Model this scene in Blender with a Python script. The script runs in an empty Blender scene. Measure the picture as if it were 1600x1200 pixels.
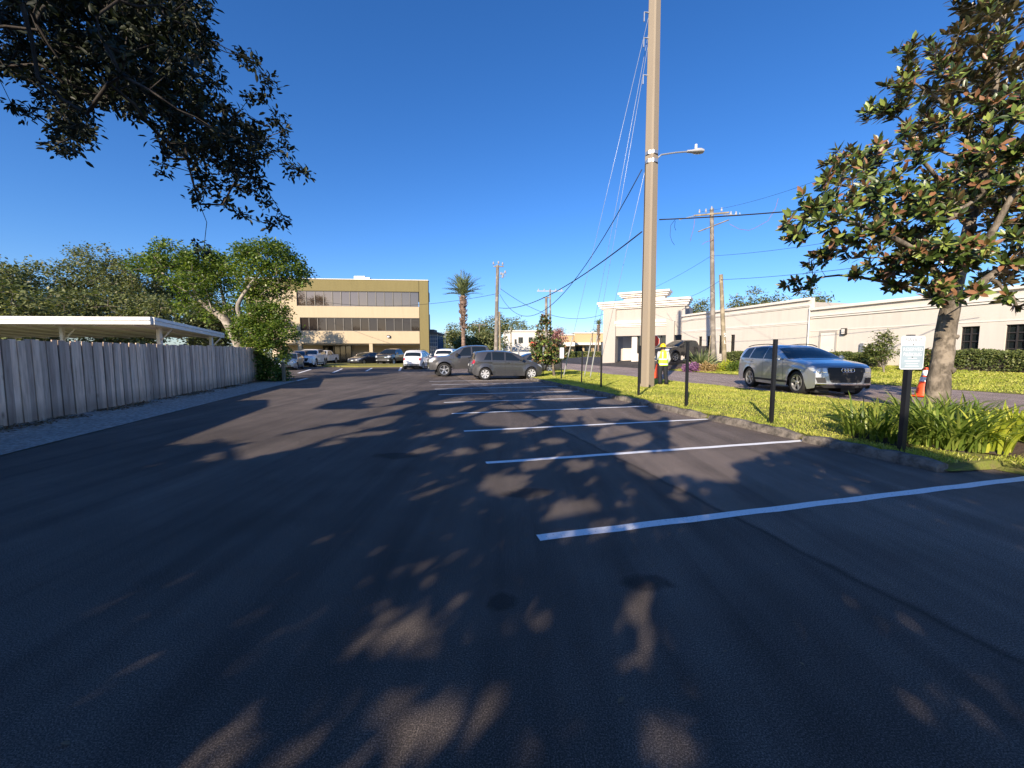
import bpy, bmesh, math, random
import numpy as np
from mathutils import Vector, Matrix, Quaternion
R = math.radians
C = bpy.context.scene.collection
scene = bpy.context.scene
random.seed(7)

# ---------------------------------------------------------------- camera
F_PX, CAM_H, PITCH = 620.0, 1.45, math.atan(49/620.0)
cam_d = bpy.data.cameras.new('camera'); cam = bpy.data.objects.new('camera', cam_d); C.objects.link(cam)
cam_d.sensor_width = 36.0; cam_d.lens = F_PX/1600*36.0; cam_d.clip_start = 0.05; cam_d.clip_end = 5000
cam.location = (0, 0, CAM_H); cam.rotation_euler = (R(90)-PITCH, 0, 0)
scene.camera = cam

# ---------------------------------------------------------------- sky, sun, exposure
SUN_EL, SUN_AZ = R(24.5), R(25.0)                       # light travels towards +Y, 25 degrees to the right
SH = np.array([math.sin(SUN_AZ), math.cos(SUN_AZ)])     # horizontal direction shadows fall
world = bpy.data.worlds.new('World'); scene.world = world; world.use_nodes = True
wn = world.node_tree; wn.nodes.clear()
sky = wn.nodes.new('ShaderNodeTexSky'); sky.sky_type = 'NISHITA'; sky.sun_disc = False
sky.sun_elevation = SUN_EL; sky.sun_rotation = math.atan2(-SH[0], -SH[1])
sky.altitude = 0; sky.air_density = 1.0; sky.dust_density = 0.4; sky.ozone_density = 4.0
hs = wn.nodes.new('ShaderNodeHueSaturation'); hs.inputs['Saturation'].default_value = 1.21
tint = wn.nodes.new('ShaderNodeMix'); tint.data_type = 'RGBA'; tint.blend_type = 'MULTIPLY'; tint.inputs[0].default_value = 1.0; tint.inputs[7].default_value = (0.90, 0.98, 1.22, 1)
bg = wn.nodes.new('ShaderNodeBackground'); bg.inputs['Strength'].default_value = 0.098
wo = wn.nodes.new('ShaderNodeOutputWorld')
wn.links.new(sky.outputs[0], hs.inputs['Color']); wn.links.new(hs.outputs[0], tint.inputs[6]); wn.links.new(tint.outputs[2], bg.inputs[0]); wn.links.new(bg.outputs[0], wo.inputs[0])
sun_d = bpy.data.lights.new('sun', 'SUN'); sun_d.energy = 5.0; sun_d.angle = R(0.45); sun_d.color = (1.0, 0.86, 0.68)
sun = bpy.data.objects.new('sun', sun_d); C.objects.link(sun); sun.location = (-20, -40, 30)
sun.rotation_euler = Vector((SH[0]*math.cos(SUN_EL), SH[1]*math.cos(SUN_EL), -math.sin(SUN_EL))).to_track_quat('-Z', 'Y').to_euler()
scene.view_settings.view_transform = 'Standard'; scene.view_settings.look = 'None'
scene.view_settings.exposure = 0.68; scene.view_settings.gamma = 1.0; scene.view_settings.use_curve_mapping = False

# ---------------------------------------------------------------- coordinates
TH = math.atan(160/620.0)
UX, UY = -math.sin(TH), math.cos(TH)        # along the parking lot
VX, VY = math.cos(TH), math.sin(TH)         # across it, to the right
def uv(u, v, z=0.0): return Vector((u*UX+v*VX, u*UY+v*VY, z))
def to_uv(p): return (p[0]*UX+p[1]*UY, p[0]*VX+p[1]*VY)
sp_, cp_ = math.sin(PITCH), math.cos(PITCH)
def ray(px, py):
    dx, dy = (px-800)/F_PX, -(py-600)/F_PX
    return Vector((dx, cp_+dy*sp_, -sp_+dy*cp_))
def G(px, py, z=0.0):                       # picture point -> point on the level z
    r = ray(px, py); t = (z-CAM_H)/r.z
    return Vector((r.x*t, r.y*t, z))
def P(px, py, Y):                           # picture point at distance Y
    r = ray(px, py); t = Y/r.y
    return Vector((r.x*t, Y, CAM_H+r.z*t))
def project(p):                             # numpy (n,3) -> picture points
    d = p[:, 1]*cp_-(p[:, 2]-CAM_H)*sp_
    up = p[:, 1]*sp_+(p[:, 2]-CAM_H)*cp_
    d = np.where(d < 0.05, 0.05, d)
    return np.stack([800+F_PX*p[:, 0]/d, 600-F_PX*up/d], 1), d
def terrain(u, v):
    if v < 6.2: return 0.0
    if v < 12.4: return 0.09+0.05*math.sin((v-6.2)/6.2*math.pi)-0.03*(v-6.2)/6.2
    if v < 19.8: return 0.05
    return 0.06+min(v-19.8, 9)/8.2*0.62

# ---------------------------------------------------------------- mesh helpers
def frame_of(d):
    d = Vector(d).normalized(); a = Vector((0, 0, 1)) if abs(d.z) < 0.9 else Vector((1, 0, 0))
    x = d.cross(a).normalized(); return x, x.cross(d).normalized()
class MB:
    def __init__(s): s.v = []; s.f = []
    def add(s, vs, fs):
        o = len(s.v); s.v += [tuple(p) for p in vs]; s.f += [tuple(i+o for i in f) for f in fs]; return s
    def box(s, c, size, rz=0.0, M=None):
        x, y, z = size[0]/2, size[1]/2, size[2]/2
        pts = [Vector((a*x, b*y, d*z)) for d in (-1, 1) for b in (-1, 1) for a in (-1, 1)]
        if M is None: M = Matrix.Rotation(rz, 3, 'Z')
        return s.add([M @ p+Vector(c) for p in pts], [(0, 2, 3, 1), (4, 5, 7, 6), (0, 1, 5, 4), (1, 3, 7, 5), (3, 2, 6, 7), (2, 0, 4, 6)])
    def bbox(s, c, size, b=0.02, rz=0.0):   # box with chamfered edges
        bm = bmesh.new(); bmesh.ops.create_cube(bm, size=1.0)
        for v in bm.verts: v.co = Vector((v.co.x*size[0], v.co.y*size[1], v.co.z*size[2]))
        bmesh.ops.bevel(bm, geom=bm.edges[:], offset=b, segments=2, affect='EDGES')
        M = Matrix.Rotation(rz, 3, 'Z'); bm.verts.index_update()
        s.add([M @ v.co+Vector(c) for v in bm.verts], [[v.index for v in f.verts] for f in bm.faces]); bm.free(); return s
    def prism(s, pts, z0, z1):              # outline in xy, extruded in z
        n = len(pts)
        return s.add([(p[0], p[1], z0) for p in pts]+[(p[0], p[1], z1) for p in pts],
                     [tuple(range(n))[::-1], tuple(range(n, 2*n))]+[(i, (i+1) % n, (i+1) % n+n, i+n) for i in range(n)])
    def slab(s, o, ax, ay, an, pts, t):     # outline in the plane (ax, ay) at o, thickness t along an
        o, ax, ay, an = Vector(o), Vector(ax), Vector(ay), Vector(an); n = len(pts)
        A = [o+ax*p[0]+ay*p[1] for p in pts]
        return s.add(A+[p+an*t for p in A], [tuple(range(n))[::-1], tuple(range(n, 2*n))]+[(i, (i+1) % n, (i+1) % n+n, i+n) for i in range(n)])
    def tube(s, pts, rad, n=8, cap=True, phase=0.0):
        pts = [Vector(p) for p in pts]; k = len(pts)
        if not hasattr(rad, '__len__'): rad = [rad]*k
        o = len(s.v); x, y = None, None
        for i in range(k):
            d = (pts[min(i+1, k-1)]-pts[max(i-1, 0)])
            if d.length < 1e-9: d = Vector((0, 0, 1))
            d.normalize()
            if x is None: x, y = frame_of(d)
            else:
                x = (x-d*x.dot(d))
                if x.length < 1e-6: x, y = frame_of(d)
                x.normalize(); y = x.cross(d).normalized()
            for j in range(n):
                a = 2*math.pi*j/n+phase; s.v.append(tuple(pts[i]+(x*math.cos(a)+y*math.sin(a))*rad[i]))
        for i in range(k-1):
            for j in range(n):
                s.f.append((o+i*n+j, o+i*n+(j+1) % n, o+(i+1)*n+(j+1) % n, o+(i+1)*n+j))
        if cap: s.f.append(tuple(o+j for j in range(n))[::-1]); s.f.append(tuple(o+(k-1)*n+j for j in range(n)))
        return s
    def cyl(s, p0, p1, r0, r1=None, n=10, phase=0.0): return s.tube([p0, p1], [r0, r0 if r1 is None else r1], n, True, phase)
    def lathe(s, prof, c=(0, 0, 0), ax=(0, 0, 1), n=20, closed=False):  # prof: (r, h)
        x, y = frame_of(ax); a_ = Vector(ax).normalized(); c = Vector(c); o = len(s.v); k = len(prof)
        for r, h in prof:
            for j in range(n):
                a = 2*math.pi*j/n; s.v.append(tuple(c+a_*h+(x*math.cos(a)+y*math.sin(a))*r))
        for i in range(k if closed else k-1):
            i2 = (i+1) % k
            for j in range(n): s.f.append((o+i*n+j, o+i*n+(j+1) % n, o+i2*n+(j+1) % n, o+i2*n+j))
        return s
    def grid(s, rows):                      # rows of equal length
        o = len(s.v); m = len(rows[0])
        for r in rows: s.v += [tuple(p) for p in r]
        for i in range(len(rows)-1):
            for j in range(m-1): s.f.append((o+i*m+j, o+i*m+j+1, o+(i+1)*m+j+1, o+(i+1)*m+j))
        return s
    def build(s, name, mat, parent=None, org=None, smooth=False, recalc=True):
        me = bpy.data.meshes.new(name)
        vs = s.v if org is None else [(p[0]-org[0], p[1]-org[1], p[2]-org[2]) for p in s.v]
        me.from_pydata(vs, [], s.f)
        if recalc:
            bm = bmesh.new(); bm.from_mesh(me); bmesh.ops.recalc_face_normals(bm, faces=bm.faces[:]); bm.to_mesh(me); bm.free()
        me.materials.append(mat); o = bpy.data.objects.new(name, me); C.objects.link(o)
        if parent is not None: o.parent = parent
        elif org is not None: o.location = org
        if smooth:
            me.polygons.foreach_set('use_smooth', [True]*len(me.polygons))
            if smooth != 'all': me.set_sharp_from_angle(angle=R(38))
        return o
def tag(o, label=None, cat=None, group=None, kind=None):
    if label: o['label'] = label
    if cat: o['category'] = cat
    if group: o['group'] = group
    if kind: o['kind'] = kind
    return o
def thing(name, label, cat, loc=(0, 0, 0), rz=0.0, group=None):
    o = bpy.data.objects.new(name, None); C.objects.link(o); o.empty_display_size = 0.3
    o.location = loc; o.rotation_euler = (0, 0, rz); return tag(o, label, cat, group)
def struct(o): o['kind'] = 'structure'; return o

# ---------------------------------------------------------------- materials
class NT:
    def __init__(s, name):
        s.m = bpy.data.materials.new(name); s.m.use_nodes = True; s.t = s.m.node_tree
        s.b = s.t.nodes['Principled BSDF']; s.out = s.t.nodes['Material Output']
    def n(s, typ, **kw):
        nd = s.t.nodes.new(typ)
        for k, v in kw.items(): setattr(nd, k, v)
        return nd
    def l(s, a, b): s.t.links.new(a, b)
    def coord(s, scale=(1, 1, 1), rot=(0, 0, 0)):
        tc = s.n('ShaderNodeTexCoord'); mp = s.n('ShaderNodeMapping'); mp.inputs['Scale'].default_value = scale
        mp.inputs['Rotation'].default_value = rot; s.l(tc.outputs['Object'], mp.inputs[0]); return mp.outputs[0]
    def noise(s, co, scale, detail=4, rough=0.55):
        nd = s.n('ShaderNodeTexNoise'); nd.inputs['Scale'].default_value = scale; nd.inputs['Detail'].default_value = detail
        nd.inputs['Roughness'].default_value = rough; s.l(co, nd.inputs['Vector']); return nd.outputs['Fac']
    def ramp(s, fac, stops):
        r = s.n('ShaderNodeValToRGB'); e = r.color_ramp.elements
        e[0].position = stops[0][0]; e[0].color = (*stops[0][1], 1); e[1].position = stops[-1][0]; e[1].color = (*stops[-1][1], 1)
        for p, c in stops[1:-1]: x = e.new(p); x.color = (*c, 1)
        s.l(fac, r.inputs[0]); return r.outputs[0]
    def mix(s, fac, a, b, mode='MIX'):
        m = s.n('ShaderNodeMix', data_type='RGBA', blend_type=mode)
        for i, v in ((0, fac), (6, a), (7, b)):
            if hasattr(v, 'is_output') or isinstance(v, bpy.types.NodeSocket): s.l(v, m.inputs[i])
            elif isinstance(v, tuple): m.inputs[i].default_value = (*v, 1)
            else: m.inputs[i].default_value = v
        return m.outputs[2]
    def math(s, op, a, b=None, clamp=False):
        m = s.n('ShaderNodeMath', operation=op); m.use_clamp = clamp
        for i, v in ((0, a), (1, b)):
            if v is None: continue
            if isinstance(v, bpy.types.NodeSocket): s.l(v, m.inputs[i])
            else: m.inputs[i].default_value = v
        return m.outputs[0]
    def bump(s, h, strength=0.3, dist=0.02):
        b = s.n('ShaderNodeBump'); b.inputs['Strength'].default_value = strength; b.inputs['Distance'].default_value = dist
        s.l(h, b.inputs['Height']); s.l(b.outputs[0], s.b.inputs['Normal'])
    def base(s, c):
        if isinstance(c, tuple): s.b.inputs['Base Color'].default_value = (*c, 1)
        else: s.l(c, s.b.inputs['Base Color'])
    def set(s, rough=0.5, metal=0.0, spec=0.5, coat=0.0):
        s.b.inputs['Roughness'].default_value = rough; s.b.inputs['Metallic'].default_value = metal
        s.b.inputs['Specular IOR Level'].default_value = spec; s.b.inputs['Coat Weight'].default_value = coat
        s.b.inputs['Coat Roughness'].default_value = 0.03; return s
def mplain(name, c, rough=0.5, metal=0.0, spec=0.5, coat=0.0, var=0.12, scale=3.0, bump=0.0):
    t = NT(name); t.set(rough, metal, spec, coat); co = t.coord()
    f = t.noise(co, scale, 5)
    a = tuple(x*(1-var) for x in c); b = tuple(min(1, x*(1+var)) for x in c)
    t.base(t.ramp(f, [(0.3, a), (0.7, b)]))
    if bump: t.bump(t.noise(co, scale*12, 3), bump, 0.01)
    return t.m
def mwall(name, c, stain=0.25, rough=0.85, bscale=60.0, bump=0.25):
    t = NT(name); t.set(rough, 0, 0.25); co = t.coord()
    f1 = t.noise(co, 0.5, 5); f2 = t.noise(t.coord((2.5, 2.5, 0.25)), 1.2, 5)
    c2 = tuple(x*(1-stain) for x in c)
    k = t.math('MULTIPLY', t.ramp(f1, [(0.35, (0, 0, 0)), (0.75, (1, 1, 1))]), t.ramp(f2, [(0.4, (0, 0, 0)), (0.8, (1, 1, 1))]))
    t.base(t.mix(k, c, c2)); t.bump(t.noise(co, bscale, 3), bump, 0.006); return t.m
def mleaf(name, stops, rough=0.5, trans=0.25, spec=0.4, under=None):
    t = NT(name); t.set(rough, 0, spec)
    g = t.n('ShaderNodeNewGeometry'); c = t.ramp(g.outputs['Random Per Island'], stops)
    if under is not None:
        r2 = t.ramp(g.outputs['Random Per Island'], [(0.0, under[0]), (1.0, under[1])])
        c = t.mix(g.outputs['Backfacing'], c, r2)
    t.base(c)
    if trans:
        tr = t.n('ShaderNodeBsdfTranslucent'); mx = t.n('ShaderNodeMixShader'); mx.inputs[0].default_value = trans
        br = t.mix(1.0, c, (1.6, 1.7, 0.7), 'MULTIPLY'); t.l(br, tr.inputs[0])
        t.l(t.b.outputs[0], mx.inputs[1]); t.l(tr.outputs[0], mx.inputs[2]); t.l(mx.outputs[0], t.out.inputs[0])
    return t.m
def mbark(name, c1, c2, sc=6.0):
    t = NT(name); t.set(0.9, 0, 0.2); f = t.noise(t.coord((1, 1, 0.35)), sc, 6, 0.7)
    f2 = t.noise(t.coord(), sc*0.45, 4)
    t.base(t.mix(t.ramp(f2, [(0.5, (0, 0, 0)), (0.62, (0.8, 0.8, 0.8))]), t.ramp(f, [(0.3, c1), (0.7, c2)]), tuple(x*1.35 for x in c2))); t.bump(f, 0.7, 0.04); return t.m
M = {}
def asphalt(name, c, worn, stains=(), seam=None):
    t = NT(name); t.set(0.9, 0, 0.18); co = t.coord(); RT = (0, 0, -TH)
    big = t.noise(co, 0.22, 5, 0.6); mid = t.noise(co, 1.7, 4); fine = t.noise(co, 150, 3, 0.85); spk = t.noise(co, 210, 1, 0.5)
    lane = t.noise(t.coord((2.2, 0.12, 1), RT), 1.4, 5, 0.6)
    col = t.ramp(big, [(0.3, c), (0.72, worn)])
    col = t.mix(0.7, col, t.ramp(lane, [(0.3, (0.6, 0.6, 0.62)), (0.7, (1.4, 1.37, 1.35))]), 'MULTIPLY')
    col = t.mix(0.5, col, t.ramp(mid, [(0.3, (0.75, 0.75, 0.75)), (0.75, (1.25, 1.25, 1.25))]), 'MULTIPLY')
    col = t.mix(0.95, col, t.ramp(fine, [(0.34, (0.25, 0.25, 0.25)), (0.52, (1, 1, 1)), (0.64, (2.9, 2.8, 2.7))]), 'MULTIPLY')
    col = t.mix(t.ramp(spk, [(0.70, (0, 0, 0)), (0.76, (1, 1, 1))]), col, (0.30, 0.28, 0.26))
    ck = t.n('ShaderNodeTexVoronoi', feature='DISTANCE_TO_EDGE'); ck.inputs['Scale'].default_value = 0.35; wv = t.n('ShaderNodeVectorMath', operation='ADD'); t.l(co, wv.inputs[0]); nz = t.n('ShaderNodeTexNoise'); nz.inputs['Scale'].default_value = 1.3; nz.inputs['Detail'].default_value = 6; t.l(co, nz.inputs['Vector']); t.l(nz.outputs['Color'], wv.inputs[1]); t.l(wv.outputs[0], ck.inputs['Vector'])
    ckm = t.math('MULTIPLY', t.ramp(ck.outputs['Distance'], [(0.0, (1, 1, 1)), (0.006, (0, 0, 0))]), t.ramp(t.noise(co, 0.5, 2), [(0.5, (0, 0, 0)), (0.6, (1, 1, 1))]))
    col = t.mix(t.math('MULTIPLY', ckm, 0.22), col, (0.012, 0.012, 0.012))
    if seam is not None:
        sx = t.n('ShaderNodeSeparateXYZ'); t.l(t.coord((1, 1, 1), RT), sx.inputs[0])
        w = t.math('ADD', sx.outputs[0], t.math('MULTIPLY', t.math('SUBTRACT', mid, 0.5), 0.16))
        k = t.math('MULTIPLY', t.math('SUBTRACT', w, seam), 14.0, True)
        col = t.mix(k, col, t.mix(1.0, col, (1.5, 1.46, 1.42), 'MULTIPLY'))
        k2 = t.math('SUBTRACT', 1.0, t.math('MULTIPLY', t.math('ABSOLUTE', t.math('SUBTRACT', w, seam)), 24.0, True), True)
        col = t.mix(t.math('MULTIPLY', k2, 0.45), col, (0.008, 0.008, 0.009))
    tc = t.n('ShaderNodeTexCoord')
    for (x, y, rx, ry) in stains:
        mp = t.n('ShaderNodeMapping'); mp.inputs['Location'].default_value = (-x/rx, -y/ry, 0); mp.inputs['Scale'].default_value = (1/rx, 1/ry, 0)
        t.l(tc.outputs['Object'], mp.inputs[0]); ln = t.n('ShaderNodeVectorMath', operation='LENGTH'); t.l(mp.outputs[0], ln.inputs[0])
        w = t.math('ADD', ln.outputs['Value'], t.math('MULTIPLY', t.math('SUBTRACT', t.noise(co, 6, 4), 0.5), 1.3))
        k = t.math('MULTIPLY', t.math('SUBTRACT', 1.0, w), 3.0, True)
        col = t.mix(t.math('MULTIPLY', k, 0.5), col, (0.007, 0.007, 0.008))
    t.base(col); t.bump(fine, 0.9, 0.008); return t.m
def _st(px, py, a, b): g = G(px, py); return (g.x, g.y, a, b)
M['asphalt'] = asphalt('fresh_asphalt', (0.078, 0.066, 0.058), (0.150, 0.126, 0.110),
    [_st(782, 940, 0.11, 0.10), _st(1010, 910, 0.19, 0.11), _st(825, 770, 0.28, 0.16), _st(620, 712, 0.35, 0.2)], 2.75)
M['drive'] = asphalt('driveway_asphalt', (0.05, 0.047, 0.047), (0.07, 0.066, 0.066))
M['road'] = asphalt('worn_road_asphalt', (0.26, 0.205, 0.18), (0.34, 0.275, 0.245))
t = NT('road_paint'); t.set(0.7, 0, 0.3); co = t.coord()
t.base(t.mix(t.ramp(t.noise(co, 55, 4, 0.7), [(0.57, (0, 0, 0)), (0.68, (1, 1, 1))]), (0.85, 0.85, 0.85), (0.4, 0.4, 0.4))); M['paint'] = t.m
t = NT('concrete'); t.set(0.9, 0, 0.2); co = t.coord()
t.base(t.mix(t.ramp(t.noise(co, 1.2, 6, 0.7), [(0.45, (0, 0, 0)), (0.62, (1, 1, 1))]), t.ramp(t.noise(co, 14, 5), [(0.3, (0.24, 0.225, 0.205)), (0.7, (0.36, 0.34, 0.31))]), (0.13, 0.115, 0.10))); t.bump(t.noise(co, 30, 4), 0.4, 0.02); M['concrete'] = t.m
t = NT('kerb_concrete'); t.set(0.95, 0, 0.15); co = t.coord()
t.base(t.mix(t.ramp(t.noise(co, 5, 6, 0.75), [(0.4, (0, 0, 0)), (0.62, (1, 1, 1))]), (0.27, 0.235, 0.20), (0.09, 0.08, 0.07))); t.bump(t.noise(co, 22, 5, 0.7), 0.9, 0.03); M['kerb'] = t.m
def soil(name, a, b, c2, s=2.0):
    t = NT(name); t.set(0.95, 0, 0.15); co = t.coord()
    t.base(t.mix(t.ramp(t.noise(co, s*9, 5, 0.7), [(0.4, (0, 0, 0)), (0.6, (1, 1, 1))]), t.ramp(t.noise(co, s, 5), [(0.3, a), (0.7, b)]), c2)); t.bump(t.noise(co, 30, 5, 0.7), 0.8, 0.03); return t.m
M['turf'] = soil('turf_soil', (0.16, 0.19, 0.035), (0.26, 0.27, 0.06), (0.20, 0.18, 0.07), 0.7)
M['land'] = soil('far_ground', (0.09, 0.11, 0.03), (0.15, 0.15, 0.06), (0.12, 0.11, 0.07), 0.1)
M['mulch'] = soil('mulch', (0.05, 0.033, 0.022), (0.10, 0.065, 0.045), (0.16, 0.115, 0.085), 3.0)
M['strip'] = soil('sandy_concrete', (0.42, 0.38, 0.34), (0.56, 0.51, 0.46), (0.27, 0.24, 0.21), 1.5)
M['dryturf'] = soil('dry_turf', (0.22, 0.19, 0.06), (0.30, 0.25, 0.09), (0.18, 0.19, 0.05), 1.5)

# ---------------------------------------------------------------- ground, lot, road
def sheet(name, us, vs, zf, mat):
    m = MB(); m.grid([[uv(u, v, zf(u, v)) for v in vs] for u in us]); o = m.build(name, mat, recalc=False)
    me = o.data
    if me.polygons[0].normal.z < 0: me.flip_normals()
    return struct(o)
def lin(a, b, n): return [a+(b-a)*i/n for i in range(n+1)]
m = MB(); m.add([(-1500, -300, -0.06), (1500, -300, -0.06), (1500, 2500, -0.06), (-1500, 2500, -0.06)], [(0, 1, 2, 3)])
struct(m.build('ground', M['land']))
lot = MB()
lot.add([uv(-14, -5.6), uv(-14, 7.15), uv(3.3, 7.15), uv(3.3, 6.4), uv(30, 6.4), uv(30, 12.35), uv(46, 12.35), uv(46, -34), uv(24.6, -34), uv(24.6, -8.3), uv(22.6, -5.6)], [tuple(range(11))])
lot = struct(lot.build('parking_lot', M['asphalt']))
if lot.data.polygons[0].normal.z < 0: lot.data.flip_normals()
LINES = [(2.86+2.19*i, 0.95, 6.3 if i else 6.95) for i in range(9)]
for i, (u, a, b) in enumerate(LINES):
    m = MB(); n = 26; w = 0.052; rows = []
    for k in range(n+1):
        v = a+(b-a)*k/n; j = 0.006*math.sin(k*1.7+i)+0.004*random.uniform(-1, 1)
        rows.append([uv(u-w+j, v, 0.004), uv(u+w+j*0.6, v, 0.004)])
    m.grid(rows); o = m.build('parking_line', M['paint'], lot)
    if o.data.polygons[0].normal.z < 0: o.data.flip_normals()
for (x0, y0, x1, y1) in ((466, 583, 486, 577), (520.6, 582, 534.6, 576), (572, 580, 581, 575), (624, 579, 627, 573.5), (463, 595, 480, 591)):
    a, b = G(x0, y0, 0.004), G(x1, y1, 0.004); d = (b-a); n = Vector((-d.y, d.x, 0)).normalized()*0.09
    MB().add([a-n, a+n, b+n, b-n], [(0, 1, 2, 3)]).build('parking_line', M['paint'], lot)
sheet('edge_strip', lin(-14, 22.6, 40), [-7.6, -7.2, -6.6, -5.6], lambda u, v: 0.012+(0.03 if v < -7 else 0), M['strip'])
def verge_edge(u): return 7.0 if u < 3.2 else 6.3
m = MB()
m.grid([[uv(u, verge_edge(u)+(12.5-verge_edge(u))*k/12, terrain(u, min(6.3+6.2*k/12, 12.39))+(0.004 if k else -0.085 if u < 3.2 else -0.07)) for k in range(13)] for u in sorted(lin(-14, 30, 60)+[3.18, 3.22])])
o = struct(m.build('grass_verge', M['turf'], recalc=False))
if o.data.polygons[0].normal.z < 0: o.data.flip_normals()
sheet('road', lin(-60, 300, 60), [12.3, 16, 19.9], lambda u, v: 0.05, M['road'])
sheet('lawn', lin(-60, 27.5, 30), lin(19.8, 29.5, 8), terrain, M['turf'])
sheet('driveway', lin(27.5, 62, 20), lin(19.8, 29.5, 8), terrain, M['drive'])
sheet('far_verge', lin(62, 130, 6), [19.8, 29.5, 80], lambda u, v: 0.25, M['turf'])
m = MB(); 
def patch(name, pts, z, mat):
    m = MB(); m.add([(p[0], p[1], z) for p in pts], [tuple(range(len(pts)))]); o = m.build(name, mat)
    if o.data.polygons[0].normal.z < 0: o.data.flip_normals()
    return struct(o)
bedp = [uv(3.5+2.0*math.cos(a)*(1+0.06*math.sin(3*a)), 9.35+1.9*math.sin(a)*(1+0.08*math.cos(4*a))) for a in [2*math.pi*i/28 for i in range(28)]]
m = MB(); m.add([(p.x, p.y, terrain(*to_uv(p))+0.02) for p in bedp]+[(*uv(3.5, 9.35)[:2], 0.17)], [(i, (i+1) % 28, 28) for i in range(28)]); struct(m.build('mulch_bed', M['mulch']))
# raised dry grass island in front of the office building
isl = [G(505, 573.5), G(560, 574), G(640, 573.2), G(652, 569.5), G(560, 569.2), G(512, 570)]
m = MB(); m.prism([(p.x, p.y) for p in isl], 0.0, 0.14); struct(m.build('grass_island', M['dryturf']))
# plant bed across the road
pb = [uv(24.0, 20.3), uv(24.3, 23.2), uv(28.8, 23.4), uv(29.6, 21.6), uv(28.6, 20.2)]
m = MB(); m.add([(p.x, p.y, terrain(*to_uv(p))+0.03) for p in pb], [tuple(range(5))]); struct(m.build('planting_bed', M['mulch']))
# kerb: rough concrete lengths with gaps between them
def kerb_piece(m, u0, u1, v, seed):
    rg = random.Random(seed); n = max(3, int((u1-u0)/0.16)); rows = []
    for k in range(n+1):
        u = u0+(u1-u0)*k/n; e = 0.72 if k in (0, n) else 1.0; j = lambda: rg.uniform(-0.014, 0.014)
        h = (0.135+rg.uniform(-0.02, 0.012))*e; w = 0.105
        rows.append([uv(u, v-w+j(), -0.02), uv(u, v-w*0.92+j(), h*0.55), uv(u, v-w*0.62+j(), h*0.95), uv(u, v+w*0.35+j(), h), uv(u, v+w*0.9, h*0.8), uv(u, v+w, -0.02)])
    o = len(m.v); m.grid(rows); m.f.append((o, o+1, o+2, o+3, o+4, o+5)); q = len(m.v)-6; m.f.append((q, q+1, q+2, q+3, q+4, q+5))
kerbs = [(-6, -1.2), (-1.0, 1.9), (3.28, 5.0), (5.15, 7.15), (7.35, 9.3), (9.45, 11.2), (11.3, 13.4), (13.6, 15.6), (15.75, 18.0), (18.15, 20.4), (20.6, 22.8)]
m = MB()
for i, (a, b) in enumerate(kerbs): kerb_piece(m, a, b, 6.27 + (0.04 if i % 2 else 0), i)
struct(m.build('kerb', M['kerb'], smooth=True))
# ---------------------------------------------------------------- buildings, fence, carport
M['white_metal'] = mplain('white_painted_metal', (0.78, 0.77, 0.74), 0.45, 0, 0.4, var=0.05)
M['soffit'] = mplain('white_soffit', (0.62, 0.60, 0.57), 0.6, var=0.06)
M['cream'] = mwall('cream_stucco', (0.49, 0.395, 0.265), 0.18)
M['olive'] = mwall('olive_stucco', (0.205, 0.17, 0.075), 0.22)
M['cream_shade'] = mwall('beige_stucco', (0.66, 0.54, 0.42), 0.15)
M['white_stucco'] = mwall('off_white_stucco', (0.66, 0.60, 0.525), 0.2)
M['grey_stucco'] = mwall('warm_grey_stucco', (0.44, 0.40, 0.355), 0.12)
M['trim'] = mplain('white_trim', (0.74, 0.69, 0.62), 0.7, var=0.05)
M['dark_frame'] = mplain('dark_bronze_frame', (0.035, 0.03, 0.028), 0.4)
M['alu'] = mplain('bronze_mullion', (0.11, 0.10, 0.09), 0.4, 0.4)
M['steel'] = mplain('galvanised_steel', (0.48, 0.49, 0.50), 0.42, 0.7, var=0.15)
M['black'] = mplain('black_paint', (0.010, 0.010, 0.012), 0.45, var=0.2)
M['void'] = mplain('dark_interior', (0.012, 0.011, 0.010), 0.8)
t = NT('tinted_mirror_glass'); t.set(0.04, 0.0, 0.5); t.base((0.035, 0.028, 0.024)); t.b.inputs['IOR'].default_value = 1.6; t.b.inputs['Specular Tint'].default_value = (1.0, 0.80, 0.66, 1)
t.bump(t.noise(t.coord(), 0.6, 2), 0.05, 0.05); M['mirror_glass'] = t.m
t = NT('peach_reflection_glass'); t.set(0.05, 0.0, 0.9); t.base((0.05, 0.035, 0.028)); t.b.inputs['IOR'].default_value = 2.3; t.b.inputs['Specular Tint'].default_value = (1.0, 0.68, 0.48, 1); t.bump(t.noise(t.coord(), 0.5, 2), 0.05, 0.05); M['peach_sky_glass'] = t.m  # upper panes: specular tint colours in a peach cloud reflection
t = NT('dark_glass'); t.set(0.06, 0.0, 0.7); t.base((0.012, 0.016, 0.018)); t.bump(t.noise(t.coord(), 0.9, 2), 0.04, 0.05); M['glass'] = t.m
M['roof'] = mplain('grey_roofing', (0.16, 0.15, 0.14), 0.9)

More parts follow.
